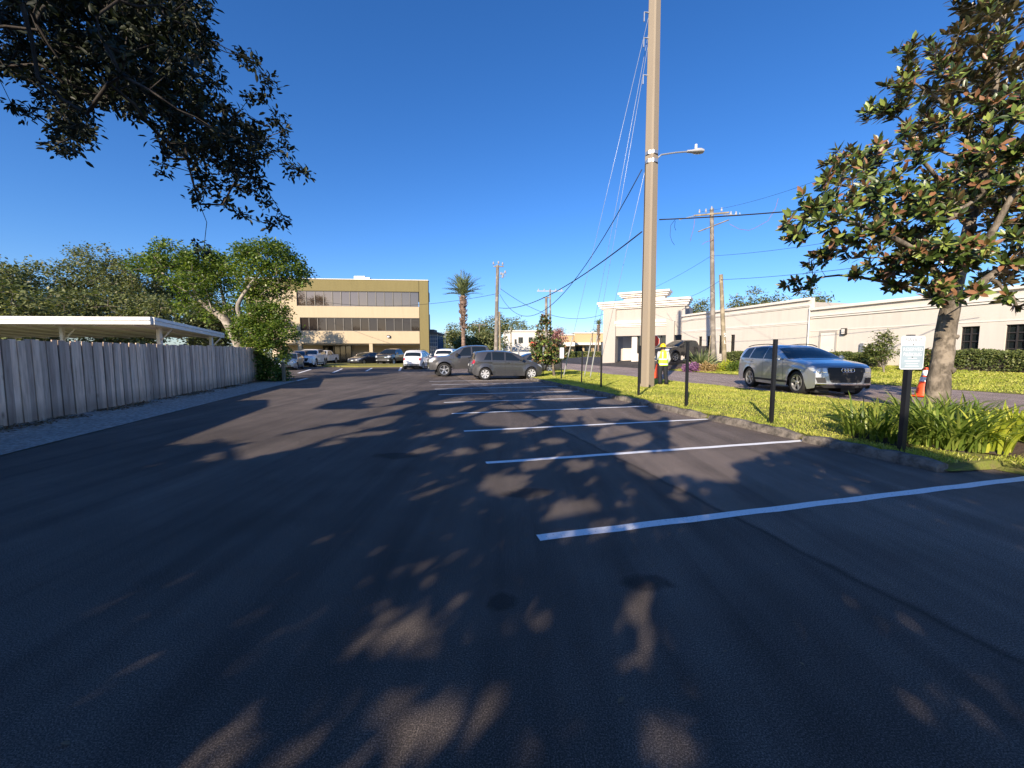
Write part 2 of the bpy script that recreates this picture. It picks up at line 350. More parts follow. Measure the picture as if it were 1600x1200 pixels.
# timber fence: board on board
t = NT('weathered_boards'); t.set(0.88, 0, 0.2); g = t.n('ShaderNodeNewGeometry')
add = t.n('ShaderNodeVectorMath', operation='ADD'); t.l(t.coord((9, 9, 0.8)), add.inputs[0])
cm = t.n('ShaderNodeCombineXYZ'); t.l(t.math('MULTIPLY', g.outputs['Random Per Island'], 40.0), cm.inputs[0]); t.l(t.math('MULTIPLY', g.outputs['Random Per Island'], 17.0), cm.inputs[2]); t.l(cm.outputs[0], add.inputs[1])
gr = t.noise(add.outputs[0], 1.6, 6, 0.65); add2 = t.n('ShaderNodeVectorMath', operation='ADD'); t.l(t.coord((3.0, 3.0, 1.6)), add2.inputs[0]); t.l(cm.outputs[0], add2.inputs[1])
kn = t.n('ShaderNodeTexVoronoi'); kn.inputs['Scale'].default_value = 1.0; t.l(add2.outputs[0], kn.inputs['Vector'])
col = t.ramp(gr, [(0.28, (0.46, 0.33, 0.26)), (0.52, (0.76, 0.59, 0.47)), (0.75, (0.88, 0.72, 0.60))])
col = t.mix(1.0, col, t.ramp(g.outputs['Random Per Island'], [(0.0, (0.62, 0.60, 0.59)), (0.5, (0.95, 0.93, 0.90)), (1.0, (1.28, 1.2, 1.1))]), 'MULTIPLY')
col = t.mix(t.math('MULTIPLY', t.math('SUBTRACT', 1.0, t.math('MULTIPLY', kn.outputs['Distance'], 7.5), True), 0.8), col, (0.10, 0.06, 0.04))
sx = t.n('ShaderNodeSeparateXYZ'); t.l(t.coord(), sx.inputs[0])
col = t.mix(t.math('MULTIPLY', t.math('SUBTRACT', 1.0, t.math('MULTIPLY', t.math('ADD', sx.outputs[2], t.math('MULTIPLY', gr, -0.35)), 3.2), True), 0.5), col, (0.13, 0.10, 0.08))
t.base(col); t.bump(gr, 0.5, 0.01); M['boards'] = t.m
rg = random.Random(3)
f0 = uv(9.0, -7.45); fen = thing('wooden_fence', 'weathered grey board fence running along the left edge of the lot', 'fence', f0)
m = MB(); u = -8.0; k = 0
while u < 23.0:
    w = rg.uniform(0.155, 0.185) if k % 2 == 0 else rg.uniform(0.13, 0.16)
    v = -7.45+(0.014 if k % 2 == 0 else 0.0); h = 1.71+rg.uniform(-0.022, 0.018); le = rg.uniform(-0.010, 0.010)
    c = uv(u+w/2, v); ang = TH+R(90)+rg.uniform(-0.03, 0.03)
    z0 = 0.03+rg.uniform(0, 0.02); Mx = Matrix.Rotation(ang, 3, 'Z') @ Matrix.Rotation(le, 3, 'Y')
    gp = rg.uniform(0.006, 0.010); cr = [(-w/2+gp, -0.011, z0), (w/2-gp, -0.011, z0), (w/2-gp, 0.011, z0), (-w/2+gp, 0.011, z0)]
    tp = [(x, y, h-(0.0 if abs(x) < w/2-0.03 else 0.0)) for x, y, _ in cr]
    m.add([Mx @ Vector(p)+c for p in cr+tp], [(3, 2, 1, 0), (4, 5, 6, 7), (0, 1, 5, 4), (1, 2, 6, 5), (2, 3, 7, 6), (3, 0, 4, 7)])
    u += w; k += 1
m.build('board_panel', M['boards'], fen, f0)
m = MB(); m.box(uv(7.5, -7.497, 0.86), (31.0, 0.012, 1.58), TH+R(90)); m.build('gap_shade_sheet', M['dark_frame'], fen, f0)  # dark sheet behind the boards, darkens the gaps as shade would
m = MB()
for z in (0.35, 0.9, 1.45): a, b = uv(-8, -7.56, z), uv(23, -7.56, z); m.tube([a, b], 0.045, 4, True, R(45))
m.build('rail', M['boards'], fen, f0)
for i in range(13): MB().box(uv(-7.8+2.56*i, -7.66, 0.85), (0.09, 0.09, 1.6), TH).build('post', M['boards'], fen, f0)

# leaf litter along the fence foot
rs = np.random.RandomState(5)
def leaf_mesh(name, Cn, A, N, S, W, mat, parent=None, org=None, six=False, fold=0.15):
    Cn = np.asarray(Cn, float); n = len(Cn)
    A = A/np.linalg.norm(A, axis=1)[:, None]; B = np.cross(N, A); B /= (np.linalg.norm(B, axis=1)[:, None]+1e-9); N2 = np.cross(A, B)
    S = np.broadcast_to(S, (n,))[:, None]; W = np.broadcast_to(W, (n,))[:, None]
    if org is not None: Cn = Cn-np.array(org)[None]
    f = N2*W*fold
    if six:
        V = np.stack([Cn, Cn+A*S*0.3+B*W*0.46+f, Cn+A*S*0.68+B*W*0.42+f, Cn+A*S, Cn+A*S*0.68-B*W*0.42+f, Cn+A*S*0.3-B*W*0.46+f], 1)
        idx = np.array([[0, 3, 2, 1], [0, 5, 4, 3]])
    else:
        V = np.stack([Cn, Cn+A*S*0.5+B*W*0.5+f, Cn+A*S, Cn+A*S*0.5-B*W*0.5+f], 1); idx = np.array([[0, 3, 2, 1]])
    nv = V.shape[1]; V = V.reshape(-1, 3)
    L = (idx[None]+(np.arange(n)*nv)[:, None, None]).reshape(-1)
    me = bpy.data.meshes.new(name); me.vertices.add(len(V)); me.vertices.foreach_set('co', V.astype(np.float32).ravel())
    me.loops.add(len(L)); me.loops.foreach_set('vertex_index', L.astype(np.int32)); npoly = len(L)//4
    me.polygons.add(npoly); me.polygons.foreach_set('loop_start', (np.arange(npoly)*4).astype(np.int32)); me.update(calc_edges=True); me.validate()
    me.materials.append(mat); o = bpy.data.objects.new(name, me); C.objects.link(o)
    if parent is not None: o.parent = parent
    elif org is not None: o.location = org
    return o
def unit(n, r=rs):
    v = r.normal(size=(n, 3)); return v/np.linalg.norm(v, axis=1)[:, None]
M['litter'] = mleaf('dry_leaves', [(0.0, (0.10, 0.06, 0.035)), (0.6, (0.20, 0.13, 0.07)), (1.0, (0.33, 0.25, 0.13))], 0.7, 0)
n = 5200; uu = rs.uniform(4, 22.5, n); vv = -7.38+np.abs(rs.normal(0, 0.22, n)); keep = (np.sin(uu*2.1)+np.sin(uu*5.3+1)+rs.normal(0, 0.8, n)) > -0.3
uu, vv = uu[keep], vv[keep]; pts = np.stack([uu*UX+vv*VX, uu*UY+vv*VY, 0.035+rs.uniform(0, 0.03, len(uu))], 1)
N = np.array([0, 0, 1.0])+0.5*unit(len(uu)); A = np.cross(N, unit(len(uu)))
tag(leaf_mesh('leaf_litter', pts, A, N, rs.uniform(0.05, 0.10, len(uu)), 0.035, M['litter']), 'brown dry leaves lying along the foot of the board fence', 'leaves', kind='stuff')
for (px, py, a) in ((965, 1098, -0.6), (95, 1160, 0.2), (590, 1095, 0.8), (194, 941, 0.3), (1006, 1132, 1.4), (346, 719, 0.1), (1130, 1018, -0.2)):
    g = G(px, py, 0.008); s_ = 0.045 if px in (965, 95) else 0.022
    o = leaf_mesh('fallen_leaf', [tuple(g)], np.array([[math.cos(a), math.sin(a)*-1, 0.05]]), np.array([[0.1, 0.1, 1.0]]), s_, s_*0.4, M['litter'], None, tuple(g), True)
    lab = {965: 'small tan leaf on the dark asphalt near the bottom centre', 95: 'small tan leaf on the asphalt in the bottom left corner', 590: 'tiny leaf speck inside the big sunlit patch at bottom centre', 194: 'tiny leaf speck inside the sunlit streak at lower left', 1006: 'tiny leaf speck beside the narrow sun patch at bottom right of centre', 346: 'tiny pale speck on the asphalt below the left sunlit band', 1130: 'tiny pale twig on shaded asphalt right of the sun spots'}[px]
    tag(o, lab, 'leaf', 'leaves scattered on the asphalt')

n = 150; uu = rs.uniform(1.2, 14, n); vv = rs.uniform(-5.2, 6.0, n); N = np.array([0, 0, 1.0])+0.35*unit(n); tag(leaf_mesh('leaf_litter', np.stack([uu*UX+vv*VX, uu*UY+vv*VY, np.full(n, 0.007)], 1), np.cross(N, unit(n)), N, rs.uniform(0.012, 0.032, n), 0.009, M['litter']), 'tiny dry leaf scraps strewn over the dark asphalt', 'leaves', kind='stuff')
# carport behind the fence
A_, B_ = P(237, 497, 11.6), P(348, 521.5, 17.5)
cp = thing('carport', 'flat white carport roof on slim posts behind the board fence', 'carport', (A_.x, A_.y, 0))
L_ = Vector((-0.98, -0.06, 0)); D1 = A_+L_*9.0; D1.z = A_.z+0.0; D2 = B_+L_*9.0; D2.z = B_.z
org = (A_.x, A_.y, 0)
m = MB(); dn = Vector((0, 0, -0.16)); ins = 0.03
m.add([A_, B_, D2, D1, A_+dn, B_+dn, D2+dn, D1+dn], [(0, 1, 2, 3), (7, 6, 5, 4), (0, 4, 5, 1), (1, 5, 6, 2), (2, 6, 7, 3), (3, 7, 4, 0)]); m.build('roof_deck', M['soffit'], cp, org)
m = MB()
def edge(a, b, off):
    d = (b-a).normalized(); n_ = Vector((d.y, -d.x, 0)).normalized()*off
    m.add([a+n_*0.0+Vector((0, 0, 0.03)), b+Vector((0, 0, 0.03)), b+dn*1.15, a+dn*1.15, a+n_+Vector((0, 0, 0.03)), b+n_+Vector((0, 0, 0.03)), b+n_+dn*1.15, a+n_+dn*1.15], [(0, 1, 2, 3), (7, 6, 5, 4), (0, 4, 5, 1), (1, 5, 6, 2), (2, 6, 7, 3), (3, 7, 4, 0)])
    m.add([a+n_*1.0+Vector((0, 0, -0.05)), b+n_+Vector((0, 0, -0.05)), b+n_*1.6+Vector((0, 0, -0.065)), a+n_*1.6+Vector((0, 0, -0.065)), a+n_+Vector((0, 0, -0.08)), b+n_+Vector((0, 0, -0.08))], [(0, 1, 2, 3), (3, 2, 5, 4)])
edge(D1, A_, 0.06); edge(A_, B_, 0.06); m.build('fascia', M['white_metal'], cp, org)
for i in range(8):
    a = A_+L_*(0.6+1.1*i)+dn; b = B_+L_*(0.6+1.1*i)+dn
    MB().box((a+b)/2+Vector((0, 0, -0.03)), (0.06, (b-a).length*0.96, 0.07), M=(b-a).to_track_quat('Y', 'Z').to_matrix()).build('joist', M['soffit'], cp, org)
for (px, Y, wd) in ((251, 13.0, 0.11), (331, 16.6, 0.10), (100, 12.6, 0.09)):
    b = P(px, 551, Y); top = 2.27 if Y < 14 else 2.13
    MB().box((b.x, b.y, top/2), (wd, wd, top), 0.1).build('post', M['white_metal'], cp, org)
    br = MB().tube([(b.x+0.02, b.y, top-0.45), (b.x+0.42, b.y+0.02, top-0.04)], 0.025, 4).build('brace', M['white_metal'], cp, org)
# unseen neighbouring house beyond the fence, put in to cast a straight shadow edge
hx = thing('house', 'unseen plain stucco house beside the lot, behind the board fence, its shadow crossing the asphalt', 'house', uv(-1.9, -11.5), TH+R(90))
m = MB(); m.box((0, 0, 1.9), (13.6, 3.8, 3.8)); m.build('wall', M['white_stucco'], hx)
m = MB(); m.slab((-7.15, 0, 0), (0, 1, 0), (0, 0, 1), (1, 0, 0), [(-2.3, 3.8), (2.3, 3.8), (2.3, 3.94), (0.3, 5.0), (-0.3, 5.0), (-2.3, 3.94)], 14.3); m.build('roof', M['roof'], hx)

# cream office building
YB = 58.0
def OB(px, py): return P(px, py, YB)
x0, x1 = OB(392, 500).x, OB(668, 500).x; xs = OB(653.4, 500).x; zt = OB(500, 437).z
ob = thing('office_building', 'cream and olive three-storey office block with ribbon windows at the lot end', 'office building', ((x0+x1)/2, YB, 0)); org = ob.location.copy()
def rect(m, xa, xb, za, zb, ya, yb): m.box(((xa+xb)/2, (ya+yb)/2, (za+zb)/2), (xb-xa, yb-ya, zb-za)); return m
zr = OB(500, 454.6).z; z3b = OB(500, 478.6).z; z2t = OB(500, 496.2).z; z2b = OB(500, 517.2).z; z1t = OB(500, 536.6).z
wxa, wxb = OB(467, 500).x, OB(652.4, 500).x; wya, wyb = OB(470.6, 500).x, OB(653.0, 500).x
m = MB();                   # masses behind the window bands
rect(m, x0, xs, z2t, z3b, YB, YB+12); rect(m, x0, xs, z2b, z2t, YB+0.5, YB+12); rect(m, x0, xs, z1t, z2b, YB, YB+12)
rect(m, x0, wxa, z3b, zr, YB, YB+0.5); rect(m, x0, wya, z2b, z2t, YB, YB+0.5)
m.build('wall', M['cream'], ob, org)
m = MB(); rect(m, x0, xs, zr, zt, YB-0.02, YB+12); rect(m, xs+0.06, x1, 0, zt+0.03, YB-0.04, YB+0.8); m.build('olive_parapet', M['olive'], ob, org)
m = MB(); rect(m, xs, xs+0.06, 0, zt-0.1, YB+0.1, YB+0.4); m.build('expansion_joint', M['dark_frame'], ob, org)
m = MB(); rect(m, x0, x1+0.04, zt+0.03, zt+0.12, YB-0.1, YB+0.9); m.build('roof_coping', M['trim'], ob, org)
m = MB(); rect(m, x0, xs-0.02, 0, z1t, YB+6.5, YB+11.5); m.build('ground_floor_wall', M['cream_shade'], ob, org)
e0, e1 = P(520, 500, YB+6.5).x, P(550, 500, YB+6.5).x
m = MB(); rect(m, e0-1.0, e1+0.3, 0.02, z1t-0.05, YB+6.3, YB+6.48); m.build('entrance_glazing', M['glass'], ob, org)
m = MB()
for i in range(6): xx = e0-1+(e1+1.3-e0)*i/5; rect(m, xx-0.05, xx+0.05, 0.02, z1t-0.05, YB+6.24, YB+6.295)
m.build('entrance_frame', M['dark_frame'], ob, org)
for px in (393.5, 470.5, 578.5): xx = OB(px, 550).x; rect(MB(), xx-0.24, xx+0.24, 0, z1t-0.01, YB+0.05, YB+0.6).build('column', M['cream'], ob, org)
m = MB(); rect(m, x0, xs, z1t-0.22, z1t-0.004, YB+0.65, YB+6.45); m.build('soffit', M['cream_shade'], ob, org)
for (xa, xb, za, zb, nn) in ((wxa, wxb, z3b, zr, 14), (wya, wyb, z2b, z2t, 14)):
    for i in range(nn):
        a = xa+(xb-xa)*i/nn; b = xa+(xb-xa)*(i+1)/nn; tl = R(random.uniform(-0.7, 0.7)); tz = R(random.uniform(-0.6, 0.6))
        Mx = Matrix.Rotation(tl, 3, 'X') @ Matrix.Rotation(tz, 3, 'Z')
        pane = MB().box(((a+b)/2, YB+0.24, (za+zb)/2), (b-a-0.05, 0.02, zb-za-0.1), M=Mx).build('window', M['peach_sky_glass' if za == z3b else 'mirror_glass'], ob, org)
        fm = MB(); rect(fm, a-0.05, a+0.05, za+0.02, zb-0.02, YB+0.14, YB+0.2); fm.build('mullion', M['alu'], pane, org)
    m = MB(); rect(m, xa, xb, za, za+0.08, YB+0.08, YB+0.26); rect(m, xa, xb, zb-0.08, zb, YB+0.08, YB+0.26); m.build('window_rail', M['alu'], ob, org)
lx = OB(606, 525.5); m = MB().bbox((lx.x, YB-0.16, lx.z), (0.48, 0.3, 0.36), 0.06); fx = m.build('wall_light', M['dark_frame'], ob, org)
MB().bbox((lx.x, YB-0.325, lx.z-0.05), (0.32, 0.03, 0.2), 0.01).build('lens', M['white_metal'], fx, org)
rx = P(567, 433, YB+5); ru = thing('rooftop_unit', 'white air conditioning unit on the roof of the cream office block', 'air conditioner', (rx.x, YB+5, zt+0.12))
m = MB(); m.bbox((-0.25, 0, 0.6), (1.7, 1.6, 1.2), 0.04); m.build('cabinet', M['white_metal'], ru)
m = MB(); m.box((0.95, 0, 0.5), (0.6, 1.4, 1.0)); [m.box((0.95, -0.71, 0.15+0.12*i), (0.56, 0.02, 0.05)) for i in range(7)]; m.build('condenser', M['steel'], ru)
ob.rotation_euler = (0, 0, R(4.2))
# blue glass block beyond its right corner
g0, g1 = P(670.5, 551, 66), P(683.5, 551, 66)
bb = thing('glass_building', 'small blue glazed block just right of the cream office', 'building', ((g0.x+g1.x)/2, 66, 0)); w = g1.x-g0.x; h = P(675, 522, 66).z
t = NT('blue_glazing'); t.set(0.15, 0, 0.6); t.base((0.06, 0.13, 0.25)); M['blue_glass'] = t.m
m = MB(); m.box((0, 3, h/2), (w, 6, h)); m.build('wall', M['blue_glass'], bb)
m = MB(); [m.box((0, -0.02, 0.6+i*0.62), (w, 0.05, 0.07)) for i in range(int(h/0.62))]; [m.box((-w/2+w*i/4, -0.03, h/2), (0.06, 0.05, h)) for i in range(5)]; m.build('mullion', M['white_metal'], bb)
m = MB(); m.box((0, 2.9, h+0.15), (w+0.5, 6.4, 0.3)); m.box((-0.5, 3, h+0.55), (w*0.5, 3, 0.6)); m.build('roof', M['roof'], bb)

# ------- off-white commercial building across the road: chamfered entrance block and long wing
VF = 28.0
U1 = 36.9; c1 = uv(U1, VF); c0 = P(947, 551, 46.8); c0.z = 0
dch = (Vector((c1.x, c1.y, 0))-c0); WCH = dch.length; dch.normalize(); nch = Vector((dch.y, -dch.x, 0))   # nch faces the road
wb = thing('commercial_building', 'long off-white stucco building with stepped parapet over a corner entrance, across the road', 'commercial building', (c1.x, c1.y, 0)); org = wb.location.copy()
zb = 0.0
m = MB()
def fac(m, u0, u1, z0, z1, v0, v1): m.box(uv((u0+u1)/2, (v0+v1)/2, (z0+z1)/2), (u1-u0, abs(v1-v0), z1-z0), TH+R(90)); return m
# wings: far wing (higher wall) and near wing
US = 22.55
HW, HN = 5.38, 4.1
wins_far = [29.6, 31.0, 32.5, 33.7]
wins_near = [14.04, 12.43, 10.8, 9.2, 7.6]
def wing(u0, u1, wins, ww, za, zc, H, d=0.32):
    edges = [u0]
    m = MB()
    cur = u0
    for c in sorted(wins):
        fac(m, cur, c-ww/2, zb, H, VF, VF+d); fac(m, c-ww/2, c+ww/2, zb, za, VF, VF+d); fac(m, c-ww/2, c+ww/2, zc, H, VF, VF+d); cur = c+ww/2
    fac(m, cur, u1, zb, H, VF, VF+d); return m
wing(US, U1-0.4, wins_far, 0.48, 1.35, 3.05, HW).build('wall', M['white_stucco'], wb, org)
wing(-8, US, wins_near, 0.70, 1.25, 2.80, HN+0.5).build('wall', M['white_stucco'], wb, org)
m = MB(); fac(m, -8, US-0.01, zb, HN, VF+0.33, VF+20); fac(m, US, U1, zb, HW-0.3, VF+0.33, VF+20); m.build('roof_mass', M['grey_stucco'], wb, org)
for wins, ww, za, zc, cols, rows in ((wins_far, 0.48, 1.35, 3.05, 2, 5), (wins_near, 0.70, 1.25, 2.80, 2, 4)):
    for c in wins:
        g_ = MB(); fac(g_, c-ww/2, c+ww/2, za, zc, VF+0.16, VF+0.19); pn = g_.build('window', M['glass'], wb, org)
        fr = MB()
        for i in range(cols+1): x = c-ww/2+ww*i/cols; w_ = 0.05; fac(fr, x-w_/2, x+w_/2, za, zc, VF+0.09, VF+0.155)
        for i in range(rows+1): z = za+(zc-za)*i/rows; fac(fr, c-ww/2, c+ww/2, z-0.03, z+0.03, VF+0.11, VF+0.15)
        fr.build('frame', M['dark_frame'], pn, org)
def cornice(u0, u1, zs):                     # projecting bands along a wing
    m = MB()
    for (z0, z1, pr) in zs: fac(m, u0, u1, z0, z1, VF-pr, VF-0.002)
    return m
cornice(US+0.05, U1-0.45, [(HW-0.16, HW+0.02, 0.16), (HW-0.55, HW-0.47, 0.10), (HW-0.63, HW-0.56, 0.06), (3.62, 3.72, 0.06), (3.52, 3.60, 0.03)]).build('cornice', M['trim'], wb, org)
cornice(-8, US-0.05, [(HN+0.36, HN+0.53, 0.16), (HN-0.10, HN-0.02, 0.12), (HN-0.22, HN-0.13, 0.07), (2.98, 3.03, 0.025)]).build('cornice', M['trim'], wb, org)
m = MB(); m.tube([uv(US+0.02, VF-0.1, 0.5), uv(US+0.02, VF-0.1, HW-0.7)], 0.05, 6); m.build('downpipe', M['trim'], wb, org)
d = fac(MB(), 20.72, 21.68, 0.62, 2.85, VF-0.03, VF-0.003).build('door', M['trim'], wb, org)
fm = MB(); fac(fm, 20.60, 20.72, 0.62, 2.97, VF-0.06, VF-0.003); fac(fm, 21.68, 21.8, 0.62, 2.97, VF-0.06, VF-0.003); fac(fm, 20.72, 21.68, 2.85, 2.97, VF-0.06, VF-0.003); fm.build('door_frame', M['grey_stucco'], d, org)
m = MB(); m.lathe([(0, 0), (0.035, 0), (0.035, 0.05), (0, 0.06)], uv(20.85, VF-0.03, 1.65), -Vector((VX, VY, 0)), 10); m.build('handle', M['steel'], d, org)
for (u, z, w, h) in ((20.15, 2.85, 0.30, 0.42),): 
    b_ = fac(MB(), u-w/2, u+w/2, z-h/2, z+h/2, VF-0.16, VF-0.003).build('wall_light', M['dark_frame'], wb, org)
    fac(MB(), u-w/2+0.05, u+w/2-0.05, z-h/2+0.05, z+h/2-0.05, VF-0.18, VF-0.165).build('lens', M['trim'], b_, org)
fac(MB(), 18.9, 19.1, 1.5, 2.05, VF-0.14, VF-0.003).build('meter_box', M['steel'], wb, org)
# chamfered corner entrance: s along the face from the far left end
def ch(m, s0, s1, z0, z1, o0, o1):           # o: distance in front of the face (negative = behind)
    c = c0+dch*((s0+s1)/2)+nch*((o0+o1)/2); ang = math.atan2(dch.y, dch.x)
    m.box((c.x, c.y, (z0+z1)/2), (s1-s0, abs(o1-o0), z1-z0), ang); return m
HT = 7.0; S0, S1 = 1.15, WCH-0.9
m = MB(); ch(m, -0.3, S0, zb, HT, -0.8, 0.35); ch(m, S1-0.35, S1+0.45, zb, 4.8, -0.8, 0.55); ch(m, S0, WCH+0.5, 3.35, HT, -0.8, 0.1)
ch(m, -0.3, WCH+0.5, zb, HT-0.3, -6.5, -3.0)
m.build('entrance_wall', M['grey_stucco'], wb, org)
m = MB(); ch(m, S0+2.35, S1-0.36, zb, 1.35, -1.2, -0.25); ch(m, S0+1.75, S0+2.35, zb, 3.34, -1.2, -0.2); m.build('entrance_plinth', M['white_stucco'], wb, org)
m = MB(); ch(m, S0, S1-0.36, zb, 3.34, -2.99, -2.9); m.build('porch_wall', M['white_stucco'], wb, org)
gl = MB(); ch(gl, S0+2.36, S1-0.37, 1.35, 3.33, -0.6, -0.55); gl = gl.build('shop_window', M['glass'], wb, org)
fr = MB()
for i in range(6): s_ = S0+2.36+(S1-0.37-S0-2.36)*i/5; ch(fr, s_-0.045, s_+0.045, 1.35, 3.33, -0.54, -0.46)
ch(fr, S0+2.36, S1-0.37, 1.35, 1.43, -0.53, -0.45); fr.build('frame', M['dark_frame'], gl, org)
m = MB(); ch(m, S0-0.1, S1-0.4, 4.72, 5.05, 0.11, 0.36); ch(m, S0-0.1, S1-0.4, 4.5, 4.70, 0.11, 0.24); ch(m, S0-0.1, S1-0.4, 4.36, 4.44, 0.11, 0.19); m.build('canopy_band', M['trim'], wb, org)
m = MB()
for (z0, z1, pr) in ((HT, HT+0.24, 0.75), (HT-0.22, HT-0.01, 0.6), (HT-0.46, HT-0.24, 0.45), (HT-0.6, HT-0.48, 0.3)): ch(m, -0.35-pr*0.8, WCH+0.5+pr*0.8, z0, z1, -1.2, pr)
m.build('parapet_cornice', M['trim'], wb, org)
m = MB(); ch(m, 2.0, 6.4, HT+0.25, HT+0.62, -1.2, 0.12); m.build('raised_parapet', M['white_stucco'], wb, org)
m = MB()
for (z0, z1, pr) in ((HT+0.97, HT+1.18, 0.7), (HT+0.79, HT+0.96, 0.52), (HT+0.63, HT+0.78, 0.36)): ch(m, 2.0-pr*0.8, 6.4+pr*0.8, z0, z1, -1.2, pr)
m.build('raised_cornice', M['trim'], wb, org)
m = MB(); ch(m, WCH-0.75, WCH-0.55, 1.6+0.55, 2.6, 0.2, 0.4); m.build('utility_box', M['dark_frame'], wb, org)

# ------- far background buildings
M['far_white'] = mwall('far_white_wall', (0.60, 0.58, 0.55), 0.08); M['far_tan'] = mwall('far_tan_wall', (0.50, 0.36, 0.20), 0.12); M['far_orange'] = mwall('far_orange_wall', (0.70, 0.33, 0.16), 0.1)
def far_block(name, label, pxa, pxb, pyt, Y, mat, depth=14, band=None, wins=()):
    a, b = P(pxa, 551, Y), P(pxb, 551, Y); w = b.x-a.x; h = P((pxa+pxb)/2, pyt, Y).z
    o = thing(name, label, 'building', ((a.x+b.x)/2, Y, 0)); m = MB(); m.box((0, depth/2, h/2), (w, depth, h)); m.build('wall', mat, o)
    m = MB(); m.box((0, depth/2-0.1, h+0.15), (w+0.5, depth+0.5, 0.3)); m.build('parapet', M['trim'], o)
    for (qa, qb, qt, qb2) in wins:
        A1, B1 = P(qa, qt, Y), P(qb, qb2, Y); c = ((A1.x+B1.x)/2-o.location.x, -0.03, (A1.z+B1.z)/2)
        wn_ = MB().box(c, (B1.x-A1.x, 0.1, A1.z-B1.z)).build('window', M['glass'], o)
        MB().box((c[0], -0.09, c[2]), (0.08, 0.06, A1.z-B1.z)).build('mullion', M['alu'], wn_)
    if band:
        z0, z1 = P(800, band[1], Y).z, P(800, band[0], Y).z; m = MB(); m.box((0, -1.0, (z0+z1)/2), (w*1.02, 2.0, z1-z0)); m.build('canopy', band[2], o)
    return o
far_block('commercial_building', 'small white two-storey building beyond the utility poles', 786, 868, 518, 110, M['far_white'], 14, None, ((804, 807, 530, 538), (810, 817, 527, 536), (826, 832, 527, 536), (840, 846, 527, 536)))
far_block('shop_building', 'low tan shop block with an orange front behind the young magnolia', 868, 896, 524, 118, M['far_tan'], 16, (535, 541, M['trim']), ((872, 878, 529, 534), (884, 892, 543, 551)))
far_block('shop_building', 'peach shop row with arched dark openings left of the entrance block', 897, 952, 521, 128, M['far_tan'], 16, (535.5, 539, M['trim']), ((899, 910, 541, 549), (913, 924, 541, 549), (928, 944, 541, 549)))
a, b = P(790, 545, 92), P(850, 545, 92)
fw = thing('garden_wall', 'low white wall in front of the small white building', 'wall', ((a.x+b.x)/2, 92, 0)); m = MB(); m.box((0, 0, 0.75), (b.x-a.x, 0.25, 1.5)); m.build('wall_panel', M['far_white'], fw); m = MB(); m.box((0, 0, 1.56), (b.x-a.x+0.1, 0.35, 0.12)); m.build('coping', M['trim'], fw)
# ---------------------------------------------------------------- vehicles
def paint(name, c, metal=0.45, rough=0.32):
    t = NT(name); t.set(rough, metal, 0.5, 0.9); t.base(c); return t.m
M['p_silver'] = paint('silver_paint', (0.46, 0.48, 0.52), 0.7, 0.33); M['p_grey'] = paint('grey_paint', (0.085, 0.085, 0.09), 0.5, 0.34); M['p_ram'] = paint('graphite_paint', (0.10, 0.098, 0.10), 0.5, 0.34)
M['p_white'] = paint('white_paint', (0.80, 0.79, 0.77), 0.0, 0.3); M['p_black'] = paint('black_car_paint', (0.020, 0.020, 0.022), 0.1, 0.25)
M['p_dark'] = paint('dark_grey_paint', (0.05, 0.055, 0.07), 0.4); M['p_blue'] = paint('blue_grey_paint', (0.14, 0.20, 0.28), 0.4); M['p_brown'] = paint('dark_brown_paint', (0.055, 0.04, 0.035), 0.4)
M['p_red'] = paint('red_paint', (0.42, 0.03, 0.03), 0.2)
M['tyre'] = mplain('tyre_rubber', (0.016, 0.016, 0.017), 0.85); M['rim'] = mplain('alloy_rim', (0.55, 0.55, 0.56), 0.32, 0.75, var=0.05)
M['rim_dark'] = mplain('dark_rim', (0.06, 0.06, 0.065), 0.35, 0.6); M['hub'] = mplain('silver_hubcap', (0.62, 0.62, 0.63), 0.4, 0.3)
M['chrome'] = mplain('chrome', (0.75, 0.75, 0.76), 0.12, 1.0, var=0.02); M['plastic'] = mplain('black_plastic', (0.02, 0.02, 0.021), 0.6)
M['lamp'] = mplain('headlamp_lens', (0.62, 0.64, 0.66), 0.12, 0.3, 0.8); M['tail'] = mplain('red_lamp_lens', (0.45, 0.02, 0.02), 0.15, 0, 0.8); M['plate'] = mplain('number_plate', (0.65, 0.66, 0.64), 0.5)
M['amber'] = mplain('amber_lens', (0.6, 0.2, 0.02), 0.2)

